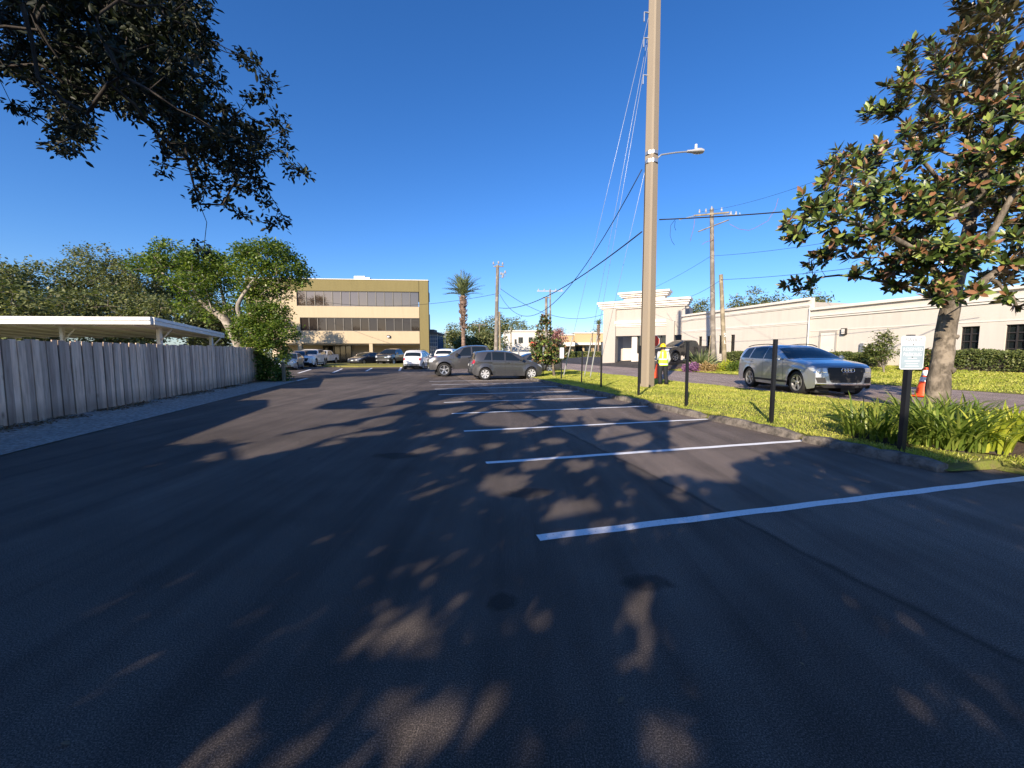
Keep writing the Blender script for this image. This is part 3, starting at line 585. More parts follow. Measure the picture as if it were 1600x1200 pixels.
class Car:
    def __init__(s, S):
        s.S = S; s.L = S['top'][0][0]-S['top'][-1][0]; s.hw = S['W']/2; s.e = S.get('e', 0.05)
        s.tx = np.array([p[0] for p in S['top']][::-1]); s.tz = np.array([p[1] for p in S['top']][::-1])
        s.bx = np.array([p[0] for p in S['belt']][::-1]); s.bz = np.array([p[1] for p in S['belt']][::-1])
        s.lx = np.array([p[0] for p in S['low']][::-1]); s.lz = np.array([p[1] for p in S['low']][::-1])
        s.xf, s.xr = S['top'][0][0], S['top'][-1][0]; s.rw = S['rw']; s.Ra = S.get('Ra', s.rw*1.16); s.sill = S['sill']
    def top(s, x): return float(np.interp(x, s.tx, s.tz))
    def belt(s, x): return min(float(np.interp(x, s.bx, s.bz)), s.top(x)-s.e)
    def low(s, x, arch=True):
        z = float(np.interp(x, s.lx, s.lz))
        if arch:
            for xc in s.S['axles']:
                d = abs(x-xc)
                if d < s.Ra: z = max(z, s.rw+math.sqrt(s.Ra**2-d*d))
        return min(z, s.belt(x)-0.02)
    def plan(s, x):
        S = s.S; a = 1.0; fl, rl = S.get('ft', 0.9), S.get('rt', 0.7)
        if x > s.xf-fl: a -= S.get('fa', 0.16)*((x-(s.xf-fl))/fl)**2.2
        if x < s.xr+rl: a -= S.get('ra', 0.10)*((s.xr+rl-x)/rl)**2.2
        return s.hw*a
    def side(s, x, z):
        h = s.plan(x); b = s.belt(x)
        if z <= b:
            k = (z-s.sill)/max(0.2, b-s.sill); y = h*(1-0.075*max(0, (0.42-k))**1.5-0.05*max(0, k-0.5)**1.6)
            for xc in s.S['axles']:          # flared arches
                d = math.hypot(x-xc, z-s.rw)
                if d < s.Ra+0.16: y += s.S.get('flare', 0.012)*(1-(d-s.Ra)/0.16)
            k2 = z-(s.S.get('crease', 0.78)*(b-s.sill)+s.sill); y += 0.012*math.exp(-(k2/0.035)**2)
            return y
        yb = h*(1-0.05*0.5**1.6); t_ = s.S.get('tumb', 0.42); q = s.S.get('tq', 0.35)
        return yb-t_*(z-b)-q*(z-b)**2*0.6
    def shift(s, x, y):
        fx = s.S.get('fbow', 0.16)*(abs(y)/s.hw)**2.4; r_ = s.S.get('rbow', 0.10)*(abs(y)/s.hw)**2.4
        wf = max(0.0, min(1.0, (x-(s.xf-0.8))/0.8)); wr = max(0.0, min(1.0, (s.xr+0.8-x)/0.8))
        return x-fx*wf**1.5+r_*wr**1.5
    def pt(s, x, y, z): return (s.shift(x, y), y, z)
    def stations(s):
        xs = set(np.round(np.linspace(s.xr, s.xf, 56), 4)); xs |= set(np.round(s.tx, 4))
        for a in s.S['axles']:
            for k in range(25): xs.add(round(a+s.Ra*math.cos(math.pi*k/24)*0.9995, 4))
        for k in (0.015, 0.03, 0.05, 0.08, 0.12): xs.add(round(s.xf-k, 4)); xs.add(round(s.xr+k, 4))
        xs = sorted(x for x in xs if s.xr <= x <= s.xf); o = [xs[0]]
        for x in xs[1:]:
            if x-o[-1] > 0.006: o.append(x)
        o[-1] = s.xf; return o
    NS, NW, NR = 9, 5, 7
    def ring(s, x):
        lo, b, tp = s.low(x), s.belt(x), s.top(x); te = tp-s.e; pts = []
        for i in range(s.NS+1): z = lo+(b-lo)*i/s.NS; pts.append((s.side(x, z), z))
        for i in range(1, s.NW+1): z = b+(te-b)*i/s.NW; pts.append((s.side(x, z), z))
        ye = pts[-1][0]
        for i in range(1, s.NR+1):
            f = i/s.NR; y = ye*(1-f)**1.0; k = 1-f; pts.append((y, tp-s.e*k**3.2+0.0))
        return pts
    def body(s):
        m = MB(); st = s.stations(); rows = []
        for x in st:
            r = s.ring(x); rows.append([s.pt(x, y, z) for y, z in r]+[s.pt(x, -y, z) for y, z in r[-2::-1]])
        m.grid(rows)
        n = s.NS+s.NW                         # end caps
        for x in (s.xf, s.xr):
            r = s.ring(x); K = 12; cap = []
            for y, z in r[:n+1]: cap.append([s.pt(x, y-2*y*j/K, z) for j in range(K+1)])
            tp = []
            ye = r[n][0]
            for j in range(K+1):
                y = ye-2*ye*j/K; k = abs(y)/max(ye, 1e-6); tp.append(s.pt(x, y, s.top(x)-s.e*k**3.2))
            cap.append(tp); m.grid(cap)
        return m
    def glass_side(s, poly, off=0.006, sgn=1):  # poly: (x_bottom_front, x_bottom_rear, x_top_rear, x_top_front), lower gap, upper gap
        (a, b, c, d), g0, g1 = poly; rows = []; n = 12
        for j in range(7):
            t_ = j/6; row = []
            for i in range(n+1):
                q = i/n; x = (a+(b-a)*q)*(1-t_)+(d+(c-d)*q)*t_; z0 = s.belt(x)+g0; z1 = max(z0+0.01, s.top(x)-s.e-g1)
                z = z0+(z1-z0)*t_; y = s.side(x, z)+off; row.append((s.shift(x, y), sgn*y, z))
            rows.append(row)
        return MB().grid(rows)
    def top_patch(s, x0, x1, f0, f1, off=0.006, n=10):   # patch over the roof line
        rows = []
        for i in range(n+1):
            x = x0+(x1-x0)*i/n; f = f0+(f1-f0)*i/n; te = s.top(x)-s.e; ye = s.side(x, te); row = []
            dz = (s.top(x+0.02)-s.top(x-0.02))/0.04; nn = Vector((-dz, 0, 1)).normalized()
            for j in range(11):
                y = ye*f*(1-j/5.0); z = s.top(x)-s.e*(abs(y)/ye)**3.2; p = Vector(s.pt(x, y, z))+nn*off; row.append(p)
            rows.append(row)
        return MB().grid(rows)
    def xend(s, y, z, front):
        def inside(x): return s.low(x, False) <= z <= s.top(x)-s.e*(abs(y)/s.hw)**3 and s.side(x, z) >= abs(y)
        e, d = (s.xf, -1) if front else (s.xr, 1); x = e
        for i in range(90):
            if inside(x): break
            x += d*0.02
        if x != e:
            a, b = x-d*0.02, x
            for _ in range(8):
                c = (a+b)/2
                if inside(c): b = c
                else: a = c
            x = b
        return s.shift(x, y)
    def face_patch(s, rows, front=True, off=0.012, n=10, mirror=False, thick=True):  # rows: (z, y0, y1)
        m = MB()
        for sg in ((1, -1) if mirror else (1,)):
            g = []
            for (z, y0, y1) in rows:
                row = []
                for j in range(n+1):
                    y = y0+(y1-y0)*j/n; x = s.xend(y, z, front)+(off if front else -off); row.append((x, sg*(y+(0.35*off if y > 0.75*s.hw else 0)), z))
                g.append(row)
            m.grid(g)
        return m
def wheel_mb(r, w, style, sgn):
    ty = MB(); hw = w/2; ri = r*0.68 if style != 'steelies' else r*0.70
    ty.lathe([(ri, -hw), (r*0.93, -hw), (r, -hw*0.75), (r, hw*0.75), (r*0.93, hw), (r*0.86, hw*1.04), (ri, hw*0.95)], (0, 0, 0), (0, sgn, 0), 30)
    rm = MB(); dk = MB()
    dk.lathe([(0, hw*0.35), (ri*1.0, hw*0.35), (ri*1.0, -hw*0.8)], (0, 0, 0), (0, sgn, 0), 24)
    rm.lathe([(ri*1.01, hw*0.9), (ri*1.0, hw*1.0), (ri*0.93, hw*0.98), (ri*0.90, hw*0.5)], (0, 0, 0), (0, sgn, 0), 30)
    N = {'twin5': 5, 'five': 5, 'cover': 7, 'six': 6}[style]
    for k in range(N):
        a = 2*math.pi*k/N+0.3
        for da in ((-0.13, 0.13) if style == 'twin5' else (0,)):
            wd = {'twin5': 0.05, 'five': 0.13, 'cover': 0.115, 'six': 0.10}[style]*r*1.6
            if style == 'cover': wd = r*0.30
            A = a+da; d = Vector((math.cos(A), 0, math.sin(A))); tn = Vector((-math.sin(A), 0, math.cos(A))); nn = Vector((0, sgn, 0))
            r0, r1 = ri*0.14, ri*0.96; y0, y1 = hw*0.80, hw*0.97; th = 0.025
            w0, w1 = (wd*0.7, wd) if style != 'cover' else (wd*0.45, wd)
            pts = []
            for (rr, ww, yy) in ((r0, w0, y0), (r1, w1, y1)):
                for (sx, sy) in ((-1, 0), (1, 0), (1, -1), (-1, -1)): pts.append(d*rr+tn*(sx*ww/2)+nn*(yy+sy*th))
            rm.add(pts, [(0, 1, 5, 4), (1, 2, 6, 5), (2, 3, 7, 6), (3, 0, 4, 7), (0, 3, 2, 1), (4, 5, 6, 7)])
    rm.lathe([(ri*0.22, hw*0.6), (ri*0.22, hw*0.9), (ri*0.15, hw*0.95), (0, hw*0.95)], (0, 0, 0), (0, sgn, 0), 16)
    return ty, dk, rm
def make_car(name, label, cat, S, loc, head, scale=1.0, group='cars parked around the lot'):
    """head: direction of travel (x, y)"""
    c = Car(S); rz = math.atan2(head[1], head[0]); root = thing(name, label, cat, loc, rz, group); root.scale = (scale,)*3
    P_ = M[S['paint']]
    body = c.body().build('body', P_, root, smooth=True)
    m = MB(); ylim = c.hw*0.80                 # dark underbody and wheel wells
    zu = S['sill']+0.04; ax = sorted(S['axles']); q = [(c.xr+0.25, zu), (c.xf-0.3, zu), (c.xf-0.35, c.rw+c.Ra*0.9), (c.xr+0.3, c.rw+c.Ra*0.9)]
    m.slab((0, -ylim+0.02, 0), (1, 0, 0), (0, 0, 1), (0, 1, 0), [(c.xr+0.18, zu), (ax[0]-c.Ra, zu), (ax[0]-c.Ra, c.rw+c.Ra-0.02), (ax[0]+c.Ra, c.rw+c.Ra-0.02), (ax[0]+c.Ra, zu), (ax[1]-c.Ra, zu), (ax[1]-c.Ra, c.rw+c.Ra-0.02), (ax[1]+c.Ra, c.rw+c.Ra-0.02), (ax[1]+c.Ra, zu), (c.xf-0.22, zu), (c.xf-0.3, c.rw+c.Ra+0.03), (c.xr+0.25, c.rw+c.Ra+0.03)], 2*ylim-0.04)
    for xa in ax:
        for sg in (-1, 1): m.box((xa, sg*(c.hw*0.42), c.rw+0.1), (c.Ra*1.9, c.hw*0.45, c.Ra*1.7))
    m.build('underbody', M['plastic'], root)
    gm = M[S.get('glass', 'glass')]
    ws = S['windshield']; o = c.top_patch(ws[0], ws[1], 0.96, 0.93).build('windshield', gm, root, smooth=True)
    if S.get('rearglass'): rg_ = S['rearglass']; c.top_patch(rg_[0], rg_[1], rg_[2], rg_[3]).build('rear_window', gm, root, smooth=True)
    for wv in S['windows']:
        for sg in (1, -1): c.glass_side(wv, 0.006, sg).build('window', gm, root, smooth=True)
    # door gaps, handles
    for (xd, z0f, xt) in S['doors']:
        for sg in (1, -1):
            rows = []
            for i in range(9):
                z = c.sill+0.08+(c.belt(xd)+0.0-c.sill-0.08)*i/8; x = xd+(xt-xd)*max(0, (i-5)/3); rows.append([(x-0.006, sg*(c.side(x, z)+0.002), z), (x+0.006, sg*(c.side(x, z)+0.002), z)])
            MB().grid(rows).build('door_seam', M['plastic'], root)
    for xh in S['handles']:
        for sg in (1, -1):
            z = c.belt(xh)-0.10; MB().bbox((xh, sg*(c.side(xh, z)+0.02), z), (0.2, 0.035, 0.035), 0.012).build('door_handle', M[S.get('handlem', S['paint'])], root, smooth=True)
    for sg in (1, -1):                         # mirrors
        x = S['mirror'][0]; z = c.belt(x)+0.10; y = c.side(x, c.belt(x))
        mm = MB().bbox((x, sg*(y+0.13), z), (0.14, 0.2, 0.15)if not S.get('bigmirror') else (0.16, 0.24, 0.24), 0.045); mm.tube([(x-0.02, sg*(y-0.05), z-0.06), (x, sg*(y+0.08), z-0.04)], 0.03, 6)
        mi = mm.build('mirror', M[S.get('mirrorm', S['paint'])], root, smooth=True)
    if S.get('clad'):
        z0, z1 = S['clad']
        for sg in (1, -1):
            rows = []
            for i in range(21):
                x = ax[0]+c.Ra+0.03+(ax[1]-ax[0]-2*c.Ra-0.06)*i/20; rows.append([(x, sg*(c.side(x, z)+0.008), z) for z in (z0, (z0+z1)/2, z1)])
            MB().grid(rows).build('sill_trim', M[S.get('cladm', 'plastic')], root)
    if S.get('flares'):
        for xa in ax:
            for sg in (1, -1):
                rows = []
                for k in range(25):
                    a = math.pi*k/24; row = []
                    for rr, of in ((c.Ra-0.01, -0.05), (c.Ra-0.01, 0.05), (c.Ra+0.05, 0.055), (c.Ra+0.1, 0.01)):
                        x = xa+rr*math.cos(a); z = c.rw+rr*math.sin(a); row.append((x, sg*(c.side(min(max(x, c.xr), c.xf), min(z, c.belt(xa)))+of), z))
                    rows.append(row)
                MB().grid(rows).build('wheel_flare', M['plastic'], root, smooth=True)
    if S.get('rails'):
        a, b = S['rails']
        for sg in (1, -1):
            pts = [(a+(b-a)*i/10, sg*(c.side(a+(b-a)*i/10, c.top(a+(b-a)*i/10)-c.e)-0.02), c.top(a+(b-a)*i/10)-0.005+0.03*math.sin(math.pi*min(1, max(0, i/10)))**0.5) for i in range(11)]
            MB().tube(pts, 0.018, 6).build('roof_rail', M[S.get('railm', 'plastic')], root, smooth=True)
    if S.get('bedcover'): a, b = S['bedcover']; c.top_patch(a, b, 0.88, 0.88, 0.008).build('bed_cover', M['plastic'], root)
    for (nm, rows, front, mk, mir) in S['patches']:
        off = 0.012
        if mir:   # one mesh per lamp
            for sg in (1, -1):
                q_ = c.face_patch(rows, front, off if nm != 'running_light' else 0.018); q_.v = [(p[0], sg*p[1], p[2]) for p in q_.v]; q_.build(nm, M[mk], root, smooth=True)
        else:
            if nm in ('badge', 'plate', 'chrome_bar', 'slat'): off = 0.024
            c.face_patch(rows, front, off, 10, mir).build(nm, M[mk], root, smooth=True)
    if S.get('rings'):
        z, rr = S['rings']; 
        rm = MB()
        for k in (-1.5, -0.5, 0.5, 1.5):
            y = k*rr*1.36; x = c.xend(y, z, True)+0.034
            prof = [(rr+0.011*math.cos(a), 0.011*math.sin(a)) for a in [2*math.pi*i/8 for i in range(8)]]; rm.lathe(prof, (x, y, z), (1, 0, 0), 24, True)
        rm.build('badge', M['chrome'], root, smooth=True)
    w = S.get('ww', 0.24)
    for xa in ax:
        for sg in (1, -1):
            ty, dk, rm = wheel_mb(c.rw, w, S['rimstyle'], sg); yc = sg*(c.plan(xa)-w/2-0.015+S.get('out', 0.0)); off = (xa, yc, c.rw)
            for q_ in (ty, dk, rm): q_.v = [(p[0]+off[0], p[1]+off[1], p[2]+off[2]) for p in q_.v]
            t_ = ty.build('wheel', M['tyre'], root, smooth=True); rm.build('rim', M[S.get('rimm', 'rim')], t_, smooth=True); dk.build('brake_disc', M['rim_dark' if S['rimstyle'] != 'cover' else 'rim_dark'], t_, smooth=True)
    return root

AUDI = dict(W=1.97, rw=0.40, ww=0.28, axles=(1.60, -1.40), sill=0.27, paint='p_silver', e=0.055, rimstyle='twin5', tumb=0.34, tq=0.5, fa=0.13, fbow=0.22, flare=0.022, crease=0.80,
    top=[(2.52, .68), (2.515, .85), (2.49, .95), (2.42, 1.01), (2.2, 1.08), (1.6, 1.17), (1.15, 1.22), (1.02, 1.25), (0.75, 1.375), (0.45, 1.51), (0.15, 1.62), (-0.15, 1.70), (-0.5, 1.735), (-1.0, 1.735), (-1.6, 1.72), (-2.05, 1.67), (-2.22, 1.58), (-2.40, 1.24), (-2.46, 1.08), (-2.51, 0.92), (-2.53, 0.60)],
    belt=[(2.5, .85), (1.9, 1.03), (1.1, 1.14), (-1.5, 1.19), (-2.5, 1.21)], low=[(2.52, .40), (2.47, .28), (2.2, .23), (-2.2, .27), (-2.45, .36), (-2.53, .45)],
    windshield=(1.06, 0.16), rearglass=(-2.24, -2.41, 0.86, 0.9), windows=[((0.70, -0.42, -0.42, -0.02), .02, .035), ((-0.47, -1.42, -1.36, -0.47), .02, .035), ((-1.50, -2.15, -1.86, -1.44), .02, .04)],
    doors=[(0.85, 0, 0.8), (-0.45, 0, -0.45), (-1.38, 0, -1.2)], handles=[-0.22, -1.2], mirror=(0.72,), clad=(0.36, 0.44), rails=(0.0, -1.95), railm='plastic', cladm='plastic',
    patches=[('grille', [(0.46, -0.40, 0.40), (0.48, -0.46, 0.46), (0.58, -0.50, 0.50), (0.76, -0.54, 0.54), (0.90, -0.56, 0.56), (0.95, -0.53, 0.53)], True, 'plastic', False),
        ('headlight', [(0.785, 0.59, 0.86), (0.85, 0.585, 0.915), (0.93, 0.585, 0.93)], True, 'lamp', True), ('running_light', [(0.785, 0.59, 0.88), (0.805, 0.59, 0.885)], True, 'chrome', True), ('intake', [(0.45, 0.58, 0.80), (0.62, 0.62, 0.86)], True, 'plastic', True),
        ('bumper_trim', [(0.385, -0.84, 0.84), (0.42, -0.84, 0.84)], True, 'chrome', False), ('skid_plate', [(0.29, -0.62, 0.62), (0.375, -0.74, 0.74)], True, 'plastic', False),
        ('slat', [(0.60, -0.46, 0.46), (0.612, -0.46, 0.46)], True, 'rim_dark', False), ('slat', [(0.68, -0.48, 0.48), (0.692, -0.48, 0.48)], True, 'rim_dark', False), ('slat', [(0.54, -0.42, 0.42), (0.55, -0.42, 0.42)], True, 'rim_dark', False),
        ('tail_light', [(0.86, 0.5, 0.86), (0.98, 0.5, 0.86)], False, 'tail', True)], rings=(0.86, 0.064))
SCION = dict(W=1.73, rw=0.315, ww=0.2, axles=(1.22, -1.24), sill=0.22, paint='p_grey', e=0.05, rimstyle='cover', rimm='hub', tumb=0.30, tq=0.45, flare=0.03, crease=0.9, fbow=0.24,
    top=[(1.98, .52), (1.965, .64), (1.92, .73), (1.80, .82), (1.45, .93), (1.15, 1.00), (1.02, 1.05), (0.75, 1.22), (0.45, 1.36), (0.2, 1.44), (-0.2, 1.495), (-0.7, 1.51), (-1.2, 1.49), (-1.62, 1.44), (-1.70, 1.36), (-1.80, 1.10), (-1.84, 0.96), (-1.92, 0.86), (-1.95, 0.62), (-1.95, .45)],
    belt=[(1.95, .62), (1.2, .92), (0.2, .965), (-1.0, 1.0), (-1.9, 1.03)], low=[(1.98, .32), (1.92, .22), (1.7, .19), (-1.7, .22), (-1.9, .30), (-1.95, .36)],
    windshield=(1.06, 0.22), rearglass=(-1.71, -1.80, 0.86, 0.9), windows=[((0.78, -0.17, -0.13, 0.18), .02, .04), ((-0.24, -0.86, -0.84, -0.22), .02, .04), ((-0.93, -1.30, -1.08, -0.91), .02, .05)],
    doors=[(0.86, 0, 0.8), (-0.2, 0, -0.2), (-1.0, 0, -0.8)], handles=[-0.06, -1.0], mirror=(0.68,), clad=(0.40, 0.425), cladm='p_ram',
    patches=[('headlight', [(0.62, 0.50, 0.74), (0.72, 0.52, 0.78), (0.78, 0.6, 0.80)], True, 'lamp', True), ('grille', [(0.56, -0.36, 0.36), (0.66, -0.42, 0.42)], True, 'plastic', False),
        ('tail_light', [(0.84, 0.58, 0.80), (0.92, 0.58, 0.815), (1.02, 0.58, 0.80)], False, 'tail', True), ('bumper', [(0.36, -0.7, 0.7), (0.42, -0.72, 0.72)], False, 'plastic', False), ('plate', [(0.72, -0.16, 0.16), (0.82, -0.16, 0.16)], False, 'plate', False)])
RAM = dict(W=2.0, rw=0.41, ww=0.27, axles=(1.98, -1.60), sill=0.50, Ra=0.50, paint='p_ram', e=0.055, rimstyle='five', tumb=0.32, tq=0.35, flare=0.035, crease=0.84, bigmirror=True, mirrorm='plastic', fbow=0.12, ft=0.6, rt=0.3, ra=0.03, rbow=0.03,
    top=[(2.93, .80), (2.92, 1.02), (2.86, 1.12), (2.70, 1.19), (2.3, 1.24), (1.75, 1.28), (1.62, 1.31), (1.3, 1.52), (1.0, 1.70), (0.78, 1.82), (0.5, 1.89), (0.0, 1.92), (-0.5, 1.91), (-0.72, 1.87), (-0.80, 1.75), (-0.87, 1.45), (-0.885, 1.36), (-2.80, 1.36), (-2.84, 1.30), (-2.85, 0.60)],
    belt=[(2.9, 1.0), (1.6, 1.20), (-0.8, 1.28), (-2.85, 1.28)], low=[(2.93, .45), (2.88, .40), (2.5, .42), (-2.6, .52), (-2.85, .52)],
    windshield=(1.60, 0.80), windows=[((1.24, 0.33, 0.33, 0.78), .02, .05), ((0.24, -0.66, -0.60, 0.24), .02, .05)], doors=[(1.45, 0, 1.4), (0.28, 0, 0.28), (-0.72, 0, -0.72)], handles=[0.44, -0.58], handlem='chrome', mirror=(1.22,), bedcover=(-0.93, -2.75),
    patches=[('headlight', [(0.86, 0.62, 0.93), (0.96, 0.62, 0.95), (1.06, 0.66, 0.94)], True, 'lamp', True), ('grille', [(0.72, -0.56, 0.56), (0.9, -0.58, 0.58), (1.04, -0.56, 0.56)], True, 'plastic', False), ('chrome_bar', [(0.86, -0.55, 0.55), (0.92, -0.55, 0.55)], True, 'chrome', False),
        ('bumper', [(0.47, -0.9, 0.9), (0.58, -0.93, 0.93), (0.68, -0.93, 0.93)], True, 'p_ram', False), ('fog_light', [(0.5, 0.6, 0.78), (0.58, 0.6, 0.78)], True, 'lamp', True), ('tail_light', [(0.95, 0.84, 0.96), (1.25, 0.84, 0.96)], False, 'tail', True)])
g = lambda px, py, z=0.0: G(px, py, z)
# the silver SUV on the road
a = G(1248, 616, 0.05); b = G(1165, 603.3, 0.05); hd = (a-b).normalized(); hd = Vector((hd.x-0.02, hd.y, 0)).normalized()
rt = Vector((hd.y, -hd.x, 0)); mid = a-hd*1.60*0.98-rt*(0.86*0.98)
make_car('suv', 'silver SUV with a black grille and dark windows stopped on the road by the verge', 'car', AUDI, (mid.x, mid.y, 0.055), (hd.x, hd.y), 0.98, 'cars along the road')
# the grey hatchback and the pickup nosed into the row
hv = Vector((VX, VY, 0)); s_ = 1.04
a = G(757.5, 594); mid = a+hv*1.24*s_+Vector((-VY, VX, 0))*0.75*s_
make_car('hatchback', 'dark grey five-door hatchback parked nose to the verge in front of the pickup', 'car', SCION, (mid.x, mid.y, 0.005), (VX, VY), s_)
a = G(694, 588.2); s_ = 1.0; mid = a+hv*1.98-Vector((VY, -VX, 0))*0.82
mid = a+hv*1.98+Vector((-VY, VX, 0))*0.85
make_car('pickup_truck', 'graphite grey crew cab pickup parked tail to the verge behind the hatchback', 'pickup', RAM, (mid.x, mid.y, 0.005), (-VX, -VY), s_)
def vary(S, **kw): d = dict(S); d.update(kw); return d
BLK = vary(RAM, paint='p_black', rimstyle='six', flares=True, rw=0.46, Ra=0.56, sill=0.62, ww=0.32, out=0.06, handlem='p_black', patches=[p for p in RAM['patches'] if p[0] != 'chrome_bar'])
up = lambda S, dz: vary(S, top=[(x, z+dz) for x, z in S['top']], belt=[(x, z+dz) for x, z in S['belt']], low=[(x, z+dz) for x, z in S['low']])
BLK = up(BLK, 0.12)
BLK['patches'] = [(n_, [(z+0.12, y0, y1) for z, y0, y1 in r_], f_, m_, mi_) for n_, r_, f_, m_, mi_ in BLK['patches']]
w1 = P(1052.5, 572.5, 36.0); hb = Vector((-0.93, -0.37, 0)).normalized(); zz = w1.z; mid = w1-hb*1.98-Vector((-hb.y, hb.x, 0))*(-0.0)
nb = Vector((-hb.y, hb.x, 0)); mid = w1-hb*1.98-nb*0.85 if nb.y < 0 else w1-hb*1.98+nb*0.85
tz = max(terrain(*to_uv((mid.x+i*hb.x*2, mid.y+i*hb.y*2))) for i in (-1, 0, 1))
make_car('pickup_truck', 'lifted black pickup with wide tyres parked before the white corner entrance', 'pickup', BLK, (mid.x, mid.y, tz), (hb.x, hb.y), 1.0, 'cars along the road')
SUVW = vary(AUDI, paint='p_white', rimstyle='five', rings=None, patches=[('grille', [(0.55, -0.38, 0.38), (0.86, -0.55, 0.55)], True, 'plastic', False), ('headlight', [(0.74, 0.60, 0.92), (0.84, 0.58, 0.93)], True, 'lamp', True),
    ('running_light', [(0.42, 0.80, 0.87), (0.74, 0.78, 0.85)], True, 'lamp', True), ('intake', [(0.36, -0.55, 0.55), (0.48, -0.6, 0.6)], True, 'plastic', False), ('chrome_bar', [(0.70, -0.15, 0.15), (0.78, -0.15, 0.15)], True, 'chrome', False), ('tail_light', [(0.9, 0.6, 0.86), (1.06, 0.6, 0.86)], False, 'tail', True), ('plate', [(0.75, -0.2, 0.2), (0.88, -0.2, 0.2)], False, 'plate', False)])
SEDAN = dict(W=1.80, rw=0.325, ww=0.22, axles=(1.38, -1.34), sill=0.20, paint='p_dark', e=0.05, rimstyle='five', tumb=0.36, tq=0.5, flare=0.02, fbow=0.26,
    top=[(2.30, .52), (2.28, .64), (2.2, .72), (1.9, .80), (1.25, .90), (1.0, .95), (0.7, 1.12), (0.35, 1.30), (0.05, 1.40), (-0.4, 1.455), (-0.8, 1.44), (-1.2, 1.34), (-1.6, 1.15), (-1.75, 1.08), (-2.15, 1.05), (-2.28, .95), (-2.33, .5)],
    belt=[(2.25, .62), (1.2, .85), (-1.6, .97), (-2.3, .96)], low=[(2.30, .30), (2.22, .2), (-2.1, .22), (-2.33, .36)], windshield=(1.02, 0.08), rearglass=(-1.0, -1.68, 0.9, 0.92), windows=[((0.62, -0.3, -0.3, 0.12), .02, .04), ((-0.36, -1.15, -1.0, -0.36), .02, .04)],
    doors=[(0.8, 0, 0.75), (-0.33, 0, -0.33)], handles=[-0.15, -1.0], mirror=(0.6,),
    patches=[('headlight', [(0.60, 0.50, 0.80), (0.72, 0.56, 0.86)], True, 'lamp', True), ('grille', [(0.58, -0.42, 0.42), (0.68, -0.45, 0.45)], True, 'plastic', False), ('intake', [(0.28, -0.6, 0.6), (0.42, -0.6, 0.6)], True, 'plastic', False), ('badge', [(0.60, -0.06, 0.06), (0.67, -0.06, 0.06)], True, 'chrome', False), ('plate', [(0.45, -0.16, 0.16), (0.55, -0.16, 0.16)], True, 'plate', False), ('tail_light', [(0.84, 0.5, 0.84), (0.98, 0.5, 0.84)], False, 'tail', True)])
FIAT = dict(W=1.63, rw=0.30, ww=0.2, axles=(1.15, -1.15), sill=0.2, paint='p_white', e=0.07, rimstyle='five', tumb=0.26, tq=0.5, flare=0.025, rbow=0.26, ra=0.18,
    top=[(1.77, .52), (1.75, .66), (1.65, .78), (1.3, .90), (1.05, .98), (0.7, 1.25), (0.4, 1.40), (0, 1.475), (-0.5, 1.49), (-0.95, 1.46), (-1.15, 1.40), (-1.42, 1.08), (-1.62, .96), (-1.72, .80), (-1.77, .60), (-1.77, .40)],
    belt=[(1.72, .62), (1.0, .90), (-1.3, .98), (-1.7, .85)], low=[(1.77, .30), (1.7, .2), (-1.6, .22), (-1.77, .30)], windshield=(1.02, 0.42), rearglass=(-1.17, -1.42, 0.9, 0.88), windows=[((0.68, -0.3, -0.3, 0.3), .02, .04), ((-0.4, -1.0, -0.85, -0.4), .02, .04)],
    doors=[(0.75, 0, 0.7), (-0.35, 0, -0.35)], handles=[-0.2], mirror=(0.6,),
    patches=[('tail_light', [(0.74, 0.58, 0.72), (0.92, 0.58, 0.74)], False, 'tail', True), ('plate', [(0.80, -0.17, 0.17), (0.89, -0.17, 0.17)], False, 'plate', False), ('chrome_bar', [(0.915, -0.2, 0.2), (0.935, -0.2, 0.2)], False, 'chrome', False), ('bumper', [(0.32, -0.6, 0.6), (0.42, -0.62, 0.62)], False, 'plastic', False), ('headlight', [(0.62, 0.45, 0.66), (0.74, 0.45, 0.66)], True, 'lamp', True)])
def park(px, py, spec, name, label, cat, head, scale=1.0, z=0.0, Y=None):
    p = G(px, py, z) if Y is None else Vector((P(px, py, Y).x, Y, z)); h = Vector((head[0], head[1], 0)).normalized(); return make_car(name, label, cat, spec, (p.x, p.y, z+0.005), (h.x, h.y), scale)
park(452, 580, vary(SEDAN, paint='p_blue'), 'sedan', 'blue-grey sedan parked beside the bush at the fence end', 'car', (0.30, -0.95), 1.0, 0.0, 34.5)
park(466, 575, vary(AUDI, paint='p_brown', rings=None, rimstyle='five', patches=SUVW['patches']), 'suv', 'dark brown SUV between the blue-grey sedan and the white SUV', 'car', (0.2, -0.97), 0.95, 0.0, 40.0)
park(485, 572, SUVW, 'suv', 'white SUV facing the camera with tall slim lights, left of the office columns', 'car', (0.20, -0.98), 1.05, 0.0, 41.5)
park(507, 566, vary(RAM, paint='p_white', rimstyle='six'), 'pickup_truck', 'white pickup parked in the shade beyond the white SUV', 'pickup', (0.05, -1.0), 0.92, 0.0, 52.0)
park(571, 566, SEDAN, 'sedan', 'dark grey sedan facing out in front of the office entrance', 'car', (-0.30, -0.95), 1.05, 0.0, 49.5)
park(614, 566, vary(RAM, paint='p_black', rimstyle='five', handlem='p_black'), 'pickup_truck', 'black pickup facing out before the right office column', 'pickup', (-0.12, -0.99), 1.02, 0.0, 49.5)
park(637, 566, vary(SEDAN, paint='p_red'), 'sedan', 'red car barely showing between the black pickup and the white cars', 'car', (-0.1, -1.0), 1.0, 0.0, 53.0)
park(655, 566, vary(SUVW, paint='p_white'), 'suv', 'white SUV behind the small white hatchback', 'car', (0.05, 1.0), 1.0, 0.0, 44.0)
